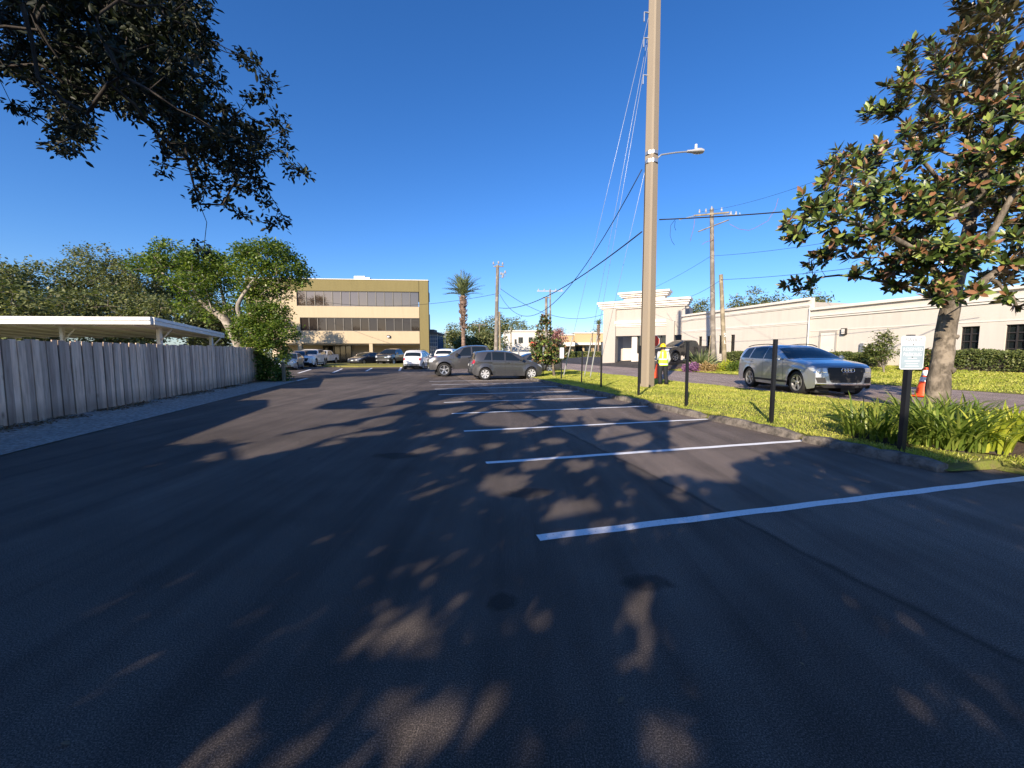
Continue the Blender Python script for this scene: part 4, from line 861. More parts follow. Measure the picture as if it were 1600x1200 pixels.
park(652, 575, FIAT, 'hatchback', 'small white three-door hatchback seen from behind, left of the grey pickup', 'car', (0.03, 1.0), 1.06, 0.0, 36.2)
park(703, 566, vary(SUVW, paint='p_white'), 'suv', 'white SUV showing over the hood of the grey pickup', 'car', (0.1, 1.0), 1.08, 0.0, 44.0)
park(826, 566, vary(SEDAN, paint='p_ram'), 'sedan', 'grey car mostly hidden behind the dark grey hatchback', 'car', (-VX, -VY), 1.0, 0.0, 29.0)
# ---------------------------------------------------------------- trees and plants
M['bark'] = mbark('oak_bark', (0.022, 0.019, 0.016), (0.06, 0.05, 0.042)); M['bark_pale'] = mbark('pale_bark', (0.16, 0.135, 0.11), (0.34, 0.295, 0.245), 5.0); M['bark_grey'] = mbark('grey_bark', (0.055, 0.045, 0.034), (0.25, 0.21, 0.165), 9.0)
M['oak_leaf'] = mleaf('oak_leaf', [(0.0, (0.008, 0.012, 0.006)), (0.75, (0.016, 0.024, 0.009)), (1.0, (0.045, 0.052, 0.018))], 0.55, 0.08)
M['far_oak'] = mleaf('far_oak_leaf', [(0.0, (0.07, 0.09, 0.032)), (0.5, (0.15, 0.175, 0.062)), (0.9, (0.24, 0.25, 0.10)), (1.0, (0.32, 0.29, 0.16))], 0.55, 0.22)
M['bright_leaf'] = mleaf('bright_leaf', [(0.0, (0.035, 0.07, 0.012)), (0.5, (0.10, 0.165, 0.026)), (1.0, (0.25, 0.30, 0.06))], 0.42, 0.3)
M['mag_leaf'] = mleaf('magnolia_leaf', [(0.0, (0.022, 0.045, 0.010)), (0.45, (0.06, 0.095, 0.018)), (0.70, (0.19, 0.25, 0.05)), (0.80, (0.30, 0.36, 0.085)), (0.84, (0.30, 0.15, 0.075)), (1.0, (0.20, 0.095, 0.05))], 0.38, 0.05, 0.5, ((0.06, 0.07, 0.028), (0.17, 0.11, 0.055)))
M['hedge_leaf'] = mleaf('hedge_leaf', [(0.0, (0.05, 0.075, 0.02)), (0.6, (0.11, 0.14, 0.035)), (1.0, (0.20, 0.21, 0.06))], 0.5, 0.2)
M['strap_leaf'] = mleaf('strap_leaf', [(0.0, (0.07, 0.115, 0.018)), (0.6, (0.17, 0.24, 0.04)), (1.0, (0.36, 0.40, 0.09))], 0.34, 0.28)
M['lime_leaf'] = mleaf('lime_leaf', [(0.0, (0.26, 0.32, 0.03)), (0.6, (0.42, 0.46, 0.05)), (1.0, (0.55, 0.52, 0.08))], 0.45, 0.3)
M['grass'] = mleaf('grass_blade', [(0.0, (0.24, 0.28, 0.04)), (0.45, (0.42, 0.44, 0.08)), (0.85, (0.56, 0.54, 0.12)), (1.0, (0.60, 0.52, 0.22))], 0.6, 0.3)
M['palm_leaf'] = mleaf('palm_leaf', [(0.0, (0.08, 0.11, 0.045)), (1.0, (0.24, 0.28, 0.12))], 0.5, 0.15)
M['purple_leaf'] = mleaf('purple_leaf', [(0.0, (0.14, 0.05, 0.13)), (1.0, (0.36, 0.17, 0.34))], 0.5, 0.2)
M['tan_leaf'] = mleaf('tan_leaf', [(0.0, (0.20, 0.13, 0.05)), (1.0, (0.42, 0.30, 0.13))], 0.6, 0.2)
M['pink_leaf'] = mleaf('pink_blossom', [(0.0, (0.22, 0.10, 0.09)), (1.0, (0.50, 0.24, 0.24))], 0.6, 0.2)

def grow(skel, targets, step, rg, jit=0.08, kink=0.0):
    """skel: list of (pos, parent, radius or None); adds a twig from the nearest node to each target"""
    pos = [np.array(p[0], float) for p in skel]; par = [p[1] for p in skel]; rad = [p[2] for p in skel]; root = pos[0]; tips = []
    order = np.argsort(np.linalg.norm(np.array(targets)-root, axis=1))
    for k in order:
        t_ = np.array(targets[k], float); Pm = np.array(pos); d = np.linalg.norm(Pm-t_, axis=1)+0.12*np.linalg.norm(Pm-root, axis=1); j = int(np.argmin(d))
        L = np.linalg.norm(t_-pos[j]); n = max(1, int(math.ceil(L/step))); p0 = pos[j]; last = j
        for i in range(1, n+1):
            q = p0+(t_-p0)*i/n
            if i < n: q = q+rg.normal(0, jit*L/n+1e-3, 3)+np.array([0, 0, kink*L*math.sin(math.pi*i/n)])
            pos.append(q); par.append(last); rad.append(None); last = len(pos)-1
        tips.append(last)
    return pos, par, rad, tips
def wood(pos, par, rad, r_tip, expo, rmax=9.0):
    n = len(pos); cnt = [0]*n; ch = [0]*n
    for i in range(n-1, 0, -1):
        if ch[i] == 0: cnt[i] = max(cnt[i], 1)
        p = par[i]
        if p >= 0: cnt[p] += cnt[i]; ch[p] += 1
    r = [rad[i] if rad[i] is not None else min(rmax, r_tip*max(1, cnt[i])**expo) for i in range(n)]
    m = MB(); kids = [[] for _ in range(n)]
    for i in range(1, n):
        if par[i] >= 0: kids[par[i]].append(i)
    main = [max(k, key=lambda q: r[q]) if k else -1 for k in kids]
    jr = random.Random(n)
    for i in range(n):
        p = par[i]
        if p >= 0 and main[p] == i: continue
        ch_ = [i]
        while main[ch_[-1]] >= 0: ch_.append(main[ch_[-1]])
        pts = [pos[q] for q in ch_]; rr = [r[q]*(1+(jr.uniform(-.05, .05) if r[q] > .04 else 0)) for q in ch_]
        if p >= 0: pts = [pos[p]]+pts; rr = [min(r[p], r[i]*1.45)]+rr
        if len(pts) < 2: continue
        k = 14 if rr[0] > 0.12 else 8 if rr[0] > 0.03 else 4
        m.tube(pts, rr, k, cap=False)
    return m
def limb(skel, pts, r0, r1, parent=-1, sub=3):
    """adds a smooth polyline of fixed radius to the skeleton, returns index of its last node"""
    pts = [np.array(p, float) for p in pts]; out = []
    for i in range(len(pts)-1):
        a = pts[max(0, i-1)]; b, c = pts[i], pts[i+1]; d = pts[min(len(pts)-1, i+2)]
        for k in range(sub):
            s_ = k/sub; out.append(0.5*((2*b)+(c-a)*s_+(2*a-5*b+4*c-d)*s_**2+(3*b-a-3*c+d)*s_**3))
    out.append(pts[-1]); n = len(out)
    for i, p in enumerate(out):
        if i == 0 and parent >= 0: last = parent; continue
        skel.append((p, (len(skel)-1 if i > (1 if parent >= 0 else 0) else parent), r0+(r1-r0)*i/(n-1)))
    return len(skel)-1
def blob_pts(rg, blobs, n, shell=0.55):
    w = np.array([b[1][0]*b[1][1]*b[1][2]*(b[2] if len(b) > 2 else 1) for b in blobs], float)**0.75; w /= w.sum(); out = []
    for b, k in zip(blobs, rg.multinomial(n, w)):
        u_ = rg.normal(size=(k, 3)); u_ /= np.linalg.norm(u_, axis=1)[:, None]; r_ = rg.uniform(shell**3, 1, k)**(1/3)
        out.append(np.array(b[0])+u_*r_[:, None]*np.array(b[1]))
    return np.concatenate(out)
def cloud(rg, centers, k, spread, size, aspect, updir=0.5, hang=0.0):
    n = len(centers)*k; C0 = np.repeat(np.asarray(centers), k, 0)
    off = rg.normal(size=(n, 3)); off *= (spread*np.minimum(1.6, np.abs(rg.normal(0.75, 0.35, n)))/np.linalg.norm(off, axis=1))[:, None]; off[:, 2] *= 0.75
    Pn = C0+off; N = rg.normal(size=(n, 3)); N /= np.linalg.norm(N, axis=1)[:, None]; N[:, 2] = np.abs(N[:, 2]); N = N*(1-updir)+updir*off/spread*0.8+np.array([0, 0, updir*0.7])
    A = np.cross(N, rg.normal(size=(n, 3))); A = A+off/spread*0.5+np.array([0, 0, -hang]); S = size*rg.uniform(0.65, 1.3, n)
    return Pn, A, N, S, S*aspect
def tree(name, label, cat, base, limbs, blobs, ncl, k, spread, leaf, aspect, mat, bark, r_tip=0.008, expo=0.45, group=None, seed=1, step=0.5, shell=0.55, six=False, updir=0.5, hang=0.0, keep=None):
    rg = np.random.RandomState(seed); base = Vector(base); root = thing(name, label, cat, base, 0, group); skel = []
    ends = {}
    for q, (pts, r0, r1, frm) in enumerate(limbs):
        if frm is None: ends[q] = limb(skel, pts, r0, r1)
        else:
            p0 = np.array(pts[0]); j = int(np.argmin([np.linalg.norm(s_[0]-p0) for s_ in skel])); ends[q] = limb(skel, pts, r0, r1, j)
    cl = blob_pts(rg, blobs, ncl, shell)
    if keep is not None: cl = cl[keep(cl)]
    pos, par, rad, tips = grow(skel, cl, step, rg)
    wood(pos, par, rad, r_tip, expo).build('trunk', bark, root, base, smooth='all')
    Pn, A, N, S, W = cloud(rg, cl, k, spread, leaf, aspect, updir, hang)
    leaf_mesh('crown', Pn, A, N, S, W, mat, root, base, six)
    return root
def simple_tree(name, label, px, Y, top, wpx, seed, mat, bark, cat='tree', group=None, ncl=130, k=26, base_z=0.0, leaf=0.34, low=0.28, dens=1.0, spread=0.75):
    """rounded multi-lobed tree filling a given height and width"""
    rg = np.random.RandomState(seed); c = P(px, 551, Y); h = P(px, top, Y).z-base_z; w = wpx/F_PX*Y/2; b = np.array([c.x, Y, base_z]); blobs = []
    for i in range(9):
        a = rg.uniform(0, 6.28); q = rg.uniform(0.2, 0.75); zz = rg.uniform(low+0.18, 0.86)*h; rr = w*rg.uniform(0.32, 0.5)
        blobs.append((b+np.array([math.cos(a)*w*q, math.sin(a)*w*q*0.8, zz]), (rr, rr, min(rr*0.75, h-zz, zz-low*h*0.6))))
    blobs.append((b+np.array([0, 0, h*0.72]), (w*0.55, w*0.55, h*0.28)))
    tr = min(0.45, 0.03*h+0.05)
    limbs = [([b-np.array([0, 0, 0.1]), b+np.array([rg.uniform(-.2, .2), 0, h*0.2]), b+np.array([rg.uniform(-.5, .5), 0, h*0.42])], tr, tr*0.6, None)]
    for i in range(4):
        bl = blobs[i]; limbs.append(([b+np.array([0, 0, h*0.24]), (b+bl[0])/2+np.array([0, 0, h*0.12]), bl[0]], tr*0.5, tr*0.15, 0))
    return tree(name, label, cat, b, limbs, blobs, int(ncl*dens), k, spread, leaf, 0.6, mat, bark, 0.02, 0.45, group, seed, 1.0)

# --- distant oaks behind the carport, one after another
OAKS = 'oaks standing behind the carport'
for i, (px, Y, top, w, lab) in enumerate(((-10, 30, 402, 170, 'dark oak crown cut by the left picture edge, above the carport'), (78, 34, 398, 150, 'broad oak second from the left edge, above the carport roof'),
      (160, 38, 380, 150, 'tallest oak rising above the middle of the carport roof'), (232, 40, 388, 130, 'oak with thin pale branches just left of the leaning tree'), (300, 44, 398, 120, 'dark oak filling in behind the leaning tree'), (30, 24, 440, 200, 'low spreading oak close behind the carport at the left edge'), (205, 30, 450, 170, 'low bushy oak close behind the carport, right of its middle'), (345, 33, 470, 110, 'shaded oak behind the leaning trunk at the carport end'))):
    simple_tree('oak_tree', lab, px, Y, top, w, 20+i, M['far_oak'], M['bark_grey'], 'tree', OAKS, ncl=300, k=42, leaf=0.23, low=0.12, spread=0.62)
# --- trees far behind the lot
FAR = 'trees beyond the far end of the lot'
for i, (px, Y, top, w, lab) in enumerate(((715, 95, 506, 60, 'rounded oak behind the palm trunk'), (745, 100, 502, 60, 'oak between the palm and the utility pole'), (770, 96, 494, 62, 'tall dark oak behind the twin utility poles'), (808, 125, 497, 60, 'broad oak crown above the small white building'), (690, 120, 522, 34, 'small tree right of the blue glass block'), (843, 100, 523, 30, 'small tree against the right end of the white building'),
      (905, 140, 519, 44, 'thin tree rising behind the peach shop row'), (930, 150, 514, 50, 'dark tree behind the peach shop row beside the entrance block'), (756, 82, 520, 50, 'low bushy tree under the utility poles'), (728, 80, 527, 44, 'low bush tree behind the palm foot'))):
    simple_tree('oak_tree', lab, px, Y, top, w, 60+i, M['far_oak'], M['bark_grey'], 'tree', FAR, ncl=120, k=26, leaf=0.5, low=0.08, spread=1.0)
simple_tree('crape_myrtle', 'pinkish tree top behind the young magnolia', 873, 105, 510, 30, 80, M['pink_leaf'], M['bark_grey'], ncl=60, k=24, leaf=0.45, spread=0.9)
WB = 'trees behind the long white building'
for i, (px, Y, top, w, lab) in enumerate(((1092, 62, 466, 44, 'dark tree between the entrance block and the crossarm pole'), (1150, 58, 460, 60, 'pale green tree right of the short leaning pole'), (1178, 54, 446, 66, 'highest pale green tree over the white roof'), (1213, 50, 458, 56, 'pale green tree over the white roof beside the magnolia'), (1262, 48, 452, 60, 'tree over the white roof hidden by the magnolia'))):
    simple_tree('oak_tree', lab, px, Y, top, w, 90+i, M['far_oak'], M['bark_grey'], 'tree', WB, ncl=120, k=30, leaf=0.3, low=0.2, spread=0.7)

# --- leaning tree at the fence end
Yt = 21.5
def Q(px, py, dy=0.0): p = P(px, py, Yt+dy); return (p.x, p.y, p.z)
b = P(388, 575, Yt); b.z = 0
limbs = [([(b.x, b.y, -0.1), Q(380, 560), Q(368, 530), Q(352, 500)], 0.27, 0.2, None), ([Q(352, 500), Q(335, 487, .2), Q(312, 470, .4), Q(300, 442, .5), Q(290, 418, .6)], 0.19, 0.05, 0), ([Q(364, 520), Q(375, 498, -.4), Q(372, 475, -.5), Q(395, 440, -.5), Q(420, 410, -.6)], 0.15, 0.05, 0), ([Q(352, 500), Q(350, 470, .8), Q(340, 430, 1.0)], 0.13, 0.04, 0), ([Q(312, 470, .4), Q(270, 440, .2), Q(240, 415, .3)], 0.09, 0.03, 0), ([Q(366, 525), Q(390, 500, .5), Q(410, 480, .8)], 0.11, 0.04, 0)]
r_ = lambda px: px/F_PX*Yt
blobs = [(Q(268, 402, .3), (r_(36), r_(34), r_(24))), (Q(235, 415, .2), (r_(28), r_(28), r_(18))), (Q(320, 412, .6), (r_(34), r_(34), r_(24)), .7), (Q(300, 440, -.3), (r_(36), r_(30), r_(20)), .6), (Q(345, 430, 1), (r_(34), r_(30), r_(30)), .7),
    (Q(415, 398, -.5), (r_(40), r_(40), r_(20))), (Q(450, 428, -.5), (r_(30), r_(30), r_(24))), (Q(408, 430, -.2), (r_(36), r_(36), r_(22)), .7), (Q(345, 478, .5), (r_(34), r_(30), r_(26)), .5), (Q(300, 475, .5), (r_(26), r_(26), r_(20)), .5), (Q(398, 458, .6), (r_(30), r_(30), r_(22)), .8), (Q(425, 462, .2), (r_(26), r_(26), r_(18)), .7), (Q(372, 410, .2), (r_(24), r_(26), r_(18)), .6)]
tree('leaning_tree', 'tree with bare crooked leaning trunk and bright leaf clumps at the fence end', 'tree', (b.x, b.y, 0), limbs, blobs, 520, 44, 0.36, 0.15, 0.62, M['bright_leaf'], M['bark_pale'], 0.008, 0.45, None, 5, 0.4)
Yt = 20.6
b = P(410, 590, Yt); b.z = 0
limbs = [([(b.x, b.y, -0.1), Q(408, 565), Q(412, 530), Q(420, 500)], 0.10, 0.05, None), ([Q(410, 550), Q(395, 520, .3), Q(390, 490, .4)], 0.06, 0.03, 0), ([Q(410, 555), Q(435, 530, -.3), Q(445, 510, -.3)], 0.06, 0.03, 0)]
blobs = [(Q(405, 497), (r_(24), r_(30), r_(22))), (Q(432, 492, .3), (r_(20), r_(22), r_(18))), (Q(392, 520, .3), (r_(22), r_(30), r_(26))), (Q(440, 517, -.3), (r_(22), r_(26), r_(16))), (Q(418, 525, -.2), (r_(24), r_(26), r_(22))), (Q(425, 552, -.3), (r_(24), r_(26), r_(24)), .8), (Q(410, 575), (r_(24), r_(30), r_(18)), .9), (Q(430, 585, -.4), (r_(20), r_(22), r_(10)), .8)]
tree('leafy_bush', 'tall bright green bush hiding the end of the board fence', 'bush', (b.x, b.y, 0), limbs, blobs, 330, 50, 0.30, 0.13, 0.62, M['bright_leaf'], M['bark_grey'], 0.006, 0.45, None, 6, 0.35)

# --- young magnolia at the verge end
def rosettes(rg, tips, dirs, k, L, asp):
    n = len(tips)*k; T = np.repeat(tips, k, 0); D = np.repeat(dirs, k, 0); ref = rg.normal(size=(len(tips), 3)); X = np.cross(dirs, ref); X /= np.linalg.norm(X, axis=1)[:, None]; Y_ = np.cross(dirs, X)
    X = np.repeat(X, k, 0); Y_ = np.repeat(Y_, k, 0); a = np.tile(np.arange(k)*2.4, len(tips))+rg.uniform(-.3, .3, n); rad = X*np.cos(a)[:, None]+Y_*np.sin(a)[:, None]
    el = np.radians(np.tile(np.linspace(5, 68, k), len(tips))+rg.normal(0, 12, n)); A = rad*np.cos(el)[:, None]+D*np.sin(el)[:, None]; A[:, 2] -= 0.12; N = D*np.cos(el)[:, None]-rad*np.sin(el)[:, None]
    S = L*rg.uniform(0.7, 1.2, n); st = T-D*(np.tile(np.linspace(0.35, 0.0, k), len(tips))*L)[:, None]+rad*0.01
    return st, A, N, S, S*asp
def magnolia(name, label, base, limbs, blobs, ncl, k, L, r_tip, seed, step=0.3, keep=None, asp=0.40):
    rg = np.random.RandomState(seed); base = Vector(base); root = thing(name, label, 'tree', base); skel = []
    for pts, r0, r1, frm in limbs:
        if frm is None: limb(skel, pts, r0, r1)
        else: j = int(np.argmin([np.linalg.norm(s_[0]-np.array(pts[0])) for s_ in skel])); limb(skel, pts, r0, r1, j)
    cl = blob_pts(rg, blobs, ncl, 0.35)
    if keep is not None: cl = cl[keep(cl)]
    pos, par, rad, tips = grow(skel, cl, step, rg, 0.12)
    wood(pos, par, rad, r_tip, 0.5).build('trunk', M['bark_grey'], root, base, smooth='all')
    tp = np.array([pos[i] for i in tips]); pr = np.array([pos[par[i]] for i in tips]); ct = np.mean(tp, 0); D = tp-pr; D /= np.linalg.norm(D, axis=1)[:, None]+1e-9
    out = tp-ct; out /= np.linalg.norm(out, axis=1)[:, None]+1e-9; D = D*0.5+out*0.45+np.array([-0.12, -0.25, 0.6])+rg.normal(0, 0.22, D.shape); D /= np.linalg.norm(D, axis=1)[:, None]
    st, A, N, S, W = rosettes(rg, tp, D, k, L, asp); leaf_mesh('crown', st, A, N, S, W, M['mag_leaf'], root, base, True, 0.12); return root
Yt = 22.6
b = G(866, 588, 0.1)
limbs = [([(b.x, b.y, 0.0), Q(864, 570), Q(858, 540), Q(853, 505)], 0.09, 0.02, None)]
blobs = [(Q(852, 520), (r_(17), r_(17), r_(22))), (Q(855, 545), (r_(27), r_(27), r_(18))), (Q(862, 555), (r_(24), r_(24), r_(16))), (Q(853, 500), (r_(9), r_(9), r_(10))), (Q(845, 560), (r_(15), r_(15), r_(14))), (Q(880, 548), (r_(12), r_(12), r_(10)))]
magnolia('young_magnolia', 'young cone-shaped magnolia between the hatchback and the sign posts', (b.x, b.y, 0.1), limbs, blobs, 300, 10, 0.20, 0.007, 12, 0.4)

# --- big magnolia at right
Yt = 8.6
zb_ = terrain(*to_uv(P(1466, 640, Yt)))
b = P(1464, 640, Yt); b.z = zb_
limbs = [([(b.x-0.04, b.y, zb_-0.16), (b.x-0.01, b.y, zb_+0.12), Q(1467, 590), Q(1473, 560), Q(1476, 530), Q(1482, 495), Q(1488, 470)], 0.215, 0.145, None),
    ([Q(1488, 472), Q(1500, 420, .2), Q(1515, 350, .4), Q(1530, 280, .5), Q(1545, 190, .6), Q(1560, 90, .6), Q(1572, -20, .6), Q(1580, -110, .6)], 0.13, 0.03, 0),
    ([Q(1484, 482), Q(1470, 440, -.3), Q(1440, 400, -.6), Q(1395, 372, -.9), Q(1340, 350, -1.1), Q(1290, 335, -1.2)], 0.085, 0.02, 0),
    ([Q(1490, 470), Q(1530, 445, .1), Q(1580, 410, .3), Q(1640, 380, .3), Q(1720, 340, .4)], 0.10, 0.03, 0),
    ([Q(1500, 420, .2), Q(1545, 370, -.5), Q(1590, 290, -.8), Q(1640, 210, -1.0)], 0.08, 0.025, 0),
    ([Q(1512, 360, .4), Q(1480, 300, .1), Q(1440, 250, -.2), Q(1400, 215, -.3)], 0.06, 0.018, 0),
    ([Q(1535, 250, .5), Q(1500, 190, .2), Q(1460, 150, 0), Q(1420, 125, -.1)], 0.05, 0.015, 0),
    ([Q(1485, 478), Q(1440, 455, .5), Q(1380, 440, .7), Q(1310, 430, .8), Q(1260, 440, .9)], 0.055, 0.014, 0),
    ([Q(1545, 190, .6), Q(1590, 120, .9), Q(1640, 60, 1.0)], 0.05, 0.018, 0)]
r_ = lambda px: px/F_PX*Yt
def mb_(px, py, dy, rx, rz=None, w=1.0): rz = rz or rx; return (Q(px, py, dy), (r_(rx)*.8, r_(rx)*.95, r_(rz)*.72), w)
blobs = [mb_(1270, 355, -1.1, 46, 40), mb_(1310, 300, -1.0, 52, 44), mb_(1350, 365, -1.0, 50, 34, .7), mb_(1290, 405, .2, 46, 20, .5), mb_(1360, 425, .4, 56, 22, .5), mb_(1370, 300, -.5, 50, 40), mb_(1330, 250, -.4, 40, 26), mb_(1400, 240, -.3, 55, 36), mb_(1430, 330, -.6, 60, 50), mb_(1390, 160, -.1, 34, 34), mb_(1440, 130, 0, 50, 44), mb_(1470, 200, .1, 60, 45),
    mb_(1430, 80, .2, 30, 24), mb_(1520, 110, .4, 60, 55), mb_(1560, 40, .5, 60, 50), mb_(1500, 60, .4, 40, 40), mb_(1590, -40, .5, 80, 60), mb_(1520, 280, -.5, 65, 55), mb_(1590, 200, -.7, 70, 70), mb_(1640, 120, .4, 80, 80), mb_(1660, 280, -.5, 80, 70), mb_(1590, 340, -.3, 70, 45), mb_(1540, 400, -.8, 60, 36), mb_(1470, 400, -.9, 60, 36), mb_(1440, 440, .4, 60, 22, .7), mb_(1620, 420, .2, 70, 36), mb_(1700, 380, .2, 70, 60, .6), mb_(1250, 445, .8, 26, 22, .8), mb_(1560, 300, 1.2, 70, 60, .7), mb_(1480, 300, 1.2, 70, 60, .7), mb_(1420, 380, 1.2, 60, 40, .7), mb_(1500, 150, 1.2, 60, 60, .7), mb_(1590, 470, -.1, 40, 18, .6), mb_(1495, 455, -1.0, 36, 24, .7)]
def keepm(c):
    q, d = project(c); return ~((q[:, 0] < 1330) & (q[:, 1] < 215)) & ~((q[:, 0] < 1250) & (q[:, 1] < 290)) & ~((q[:, 0] < 1385) & (q[:, 1] < 120)) & ~((q[:, 1] > 470) & (q[:, 0] > 1300) & (q[:, 0] < 1560))
magnolia('magnolia_tree', 'large glossy magnolia with a knotted grey trunk rising out of the strappy bed', (b.x, b.y, zb_), limbs, blobs, 1450, 12, 0.185, 0.0055, 33, 0.22, keepm)
# knots on the magnolia trunk
mg = bpy.data.objects['magnolia_tree']; kr = random.Random(4)
for (px, py, dx, sz) in ((1484, 578, .10, .07), (1492, 527, .06, .045)):
    m = MB(); c = P(px, py, 8.5); m.tube([c, c+Vector((dx*0.3, -0.02, 0.02)), c+Vector((dx*0.5, -0.03, 0.04)), c+Vector((dx*0.55, -0.03, 0.05))], [sz*1.5, sz*1.15, sz*.8, sz*0.3], 10); m.build('branch_stub', M['bark_grey'], mg, mg.location, smooth='all')

# --- the live oak behind the camera: its limb hangs into the upper left, its crown shades the lot
OKB = np.array([-8.0, -8.0, 0.0])
DK = np.array([SH[0], SH[1], 0])/math.tan(SUN_EL)
poly = np.array([(-900, 1700), (-700, 760), (0, 700), (300, 694), (352, 690), (400, 686), (470, 672), (545, 655), (590, 645), (560, 640), (486, 640), (505, 630), (594, 617), (680, 609), (800, 600), (872, 594), (945, 606), (1020, 633), (1048, 655), (1045, 690), (1100, 706), (1150, 722), (1210, 706), (1290, 694), (1345, 684), (1440, 712), (1540, 738), (1640, 740), (2400, 800), (2600, 1700)], float)
EL = []
def el(px, py, a, b, ang=0, s=1.0): EL.append((px, py, a*(1.08 if py < 900 else 1.25), b*(1.15 if py < 780 else 1.3 if py < 900 else 1.6), math.radians(ang), s))
for q in ((430, 695, 108, 10, -13), (590, 660, 32, 6, -13), (520, 693, 22, 3.5, -12), (560, 648, 70, 6, -10), (610, 622, 40, 4, -10), (786, 655, 42, 10), (726, 641, 36, 5, -4), (685, 645, 16, 5), (766, 698, 16, 5, -8), (724, 707, 16, 5), (698, 710, 8, 3), (672, 764, 30, 7, -14), (640, 775, 25, 6, -20), (908, 729, 24, 9), (921, 753, 20, 5), (991, 768, 13, 7), (995, 685, 22, 11), (965, 674, 26, 8), (947, 685, 18, 7), (956, 645, 42, 8), (895, 645, 22, 6), (886, 656, 16, 4), (1022, 729, 38, 16), (1087, 722, 52, 17), (1125, 742, 26, 12), (936, 807, 13, 13), (905, 796, 24, 8, -22), (860, 816, 38, 8, -36), (1013, 794, 10, 8), (991, 792, 9, 7), (965, 794, 8, 5), (952, 834, 16, 7), (1060, 788, 9, 6), (785, 758, 38, 12, 10), (830, 725, 20, 6),
      (982, 965, 15, 32), (1012, 955, 8, 16), (925, 1030, 9, 15), (990, 1046, 15, 14), (1058, 1130, 18, 75, -8), (596, 1096, 100, 17, -49), (652, 1028, 32, 8, -50), (762, 1092, 20, 30, 20), (690, 1150, 62, 8, -57), (702, 1032, 42, 9, -56), (615, 1020, 32, 10, -36), (415, 1125, 66, 14, -45), (550, 1045, 44, 10, -30), (825, 1035, 55, 14, -66), (200, 940, 120, 4, -27), (366, 945, 28, 4, -24), (478, 845, 30, 6, -16), (600, 1185, 50, 12, -50), (880, 622, 46, 4), (760, 620, 60, 4, -4), (1010, 652, 20, 5), (800, 636, 30, 3), (700, 628, 30, 3, -5), (930, 662, 14, 4), (850, 611, 40, 3), (960, 628, 24, 4), (1000, 712, 22, 5), (870, 690, 14, 4)): el(*q)
er = np.random.RandomState(21)
for _ in range(85): el(er.uniform(660, 1110), er.uniform(604, 840), er.uniform(6, 24), er.uniform(1.5, 5), er.uniform(-35, 5))
for _ in range(34): el(er.normal(640, 150), er.uniform(985, 1230), er.uniform(14, 48), er.uniform(3, 7), er.uniform(-62, -36))
for _ in range(26): el(er.uniform(330, 900), er.uniform(620, 720), er.uniform(14, 46), er.uniform(1.5, 3.5), er.uniform(-16, -6))
def in_poly(p):
    x, y = p[:, 0], p[:, 1]; ins = np.zeros(len(p), bool); n = len(poly); j = n-1
    for i in range(n):
        xi, yi = poly[i]; xj, yj = poly[j]; c = ((yi > y) != (yj > y)) & (x < (xj-xi)*(y-yi)/(yj-yi+1e-9)+xi); ins ^= c; j = i
    return ins
def shaded(ground):
    p, d = project(np.concatenate([ground, np.zeros((len(ground), 1))], 1)); near = (ground[:, 1] < 1.0); ok = in_poly(p)
    for (px, py, a, b_, an, s_) in EL:
        dx, dy = p[:, 0]-px, p[:, 1]-py; X = dx*math.cos(an)+dy*math.sin(an); Y_ = -dx*math.sin(an)+dy*math.cos(an); ok &= ~((X/a)**2+(Y_/b_)**2 < 1)
    u_, v_ = ground[:, 0]*UX+ground[:, 1]*UY, ground[:, 0]*VX+ground[:, 1]*VY
    return np.where(near, (v_ > -8) & (v_ < 11) & (ground[:, 1] > -4), ok)
rg = np.random.RandomState(77)
cand = np.stack([rg.uniform(-11, 13, 26000), rg.uniform(-4, 24, 26000)], 1); cand = cand[shaded(cand)]
# thin to an even spread; clumps sit higher where they shade farther ground
hh = np.maximum(3.0, (cand[:, 1]+2.2)/1.95)+rg.uniform(0, 1, len(cand))**1.5*2.2
cen = np.concatenate([cand, np.zeros((len(cand), 1))], 1)-DK[None]*hh[:, None]; cen[:, 2] = hh
cen = cen[rg.permutation(len(cen))[:2300]]
root = thing('live_oak', 'dark live oak limb hanging into the upper left corner of the view', 'tree', tuple(OKB))
def lp(px, py, Y): p = P(px, py, Y); return np.array(p)
skel = []; limb(skel, [OKB-np.array([0, 0, .2]), OKB+np.array([.1, .2, 2.2]), OKB+np.array([.3, .3, 4.2])], 0.55, 0.42)
crotch = OKB+np.array([.3, .3, 4.2])
def add_limb(pts, r0, r1): j = int(np.argmin([np.linalg.norm(s_[0]-np.array(pts[0])) for s_ in skel])); limb(skel, pts, r0, r1, j, 4)
ce = cen.mean(0)
for a in range(7):
    e_ = ce+np.array([6*math.cos(a*0.9), 6*math.sin(a*0.9), 0.8*math.sin(a*2.1)]); e_[1] = min(e_[1], -3.0); add_limb([crotch, (crotch*0.6+e_*0.4)+np.array([0, 0, .8]), e_], 0.11, 0.03)
add_limb([crotch, np.array([-7.0, -3.0, 6.2]), np.array([-6.0, 0.5, 6.6]), lp(120, -90, 4.9)], 0.22, 0.06)
add_limb([lp(120, -90, 4.9), lp(190, 40, 5.2), lp(250, 110, 5.3), lp(300, 170, 5.3), lp(350, 230, 5.4), lp(385, 268, 5.5)], 0.05, 0.008)
add_limb([lp(120, -90, 4.9), lp(90, 60, 4.9), lp(100, 150, 5.0), lp(118, 215, 5.0)], 0.03, 0.007)
add_limb([lp(190, 40, 5.0), lp(260, 10, 5.4), lp(320, 30, 5.6)], 0.022, 0.006)
add_limb([lp(190, 40, 5.0), lp(60, 20, 5.4), lp(0, 60, 5.4)], 0.03, 0.008)
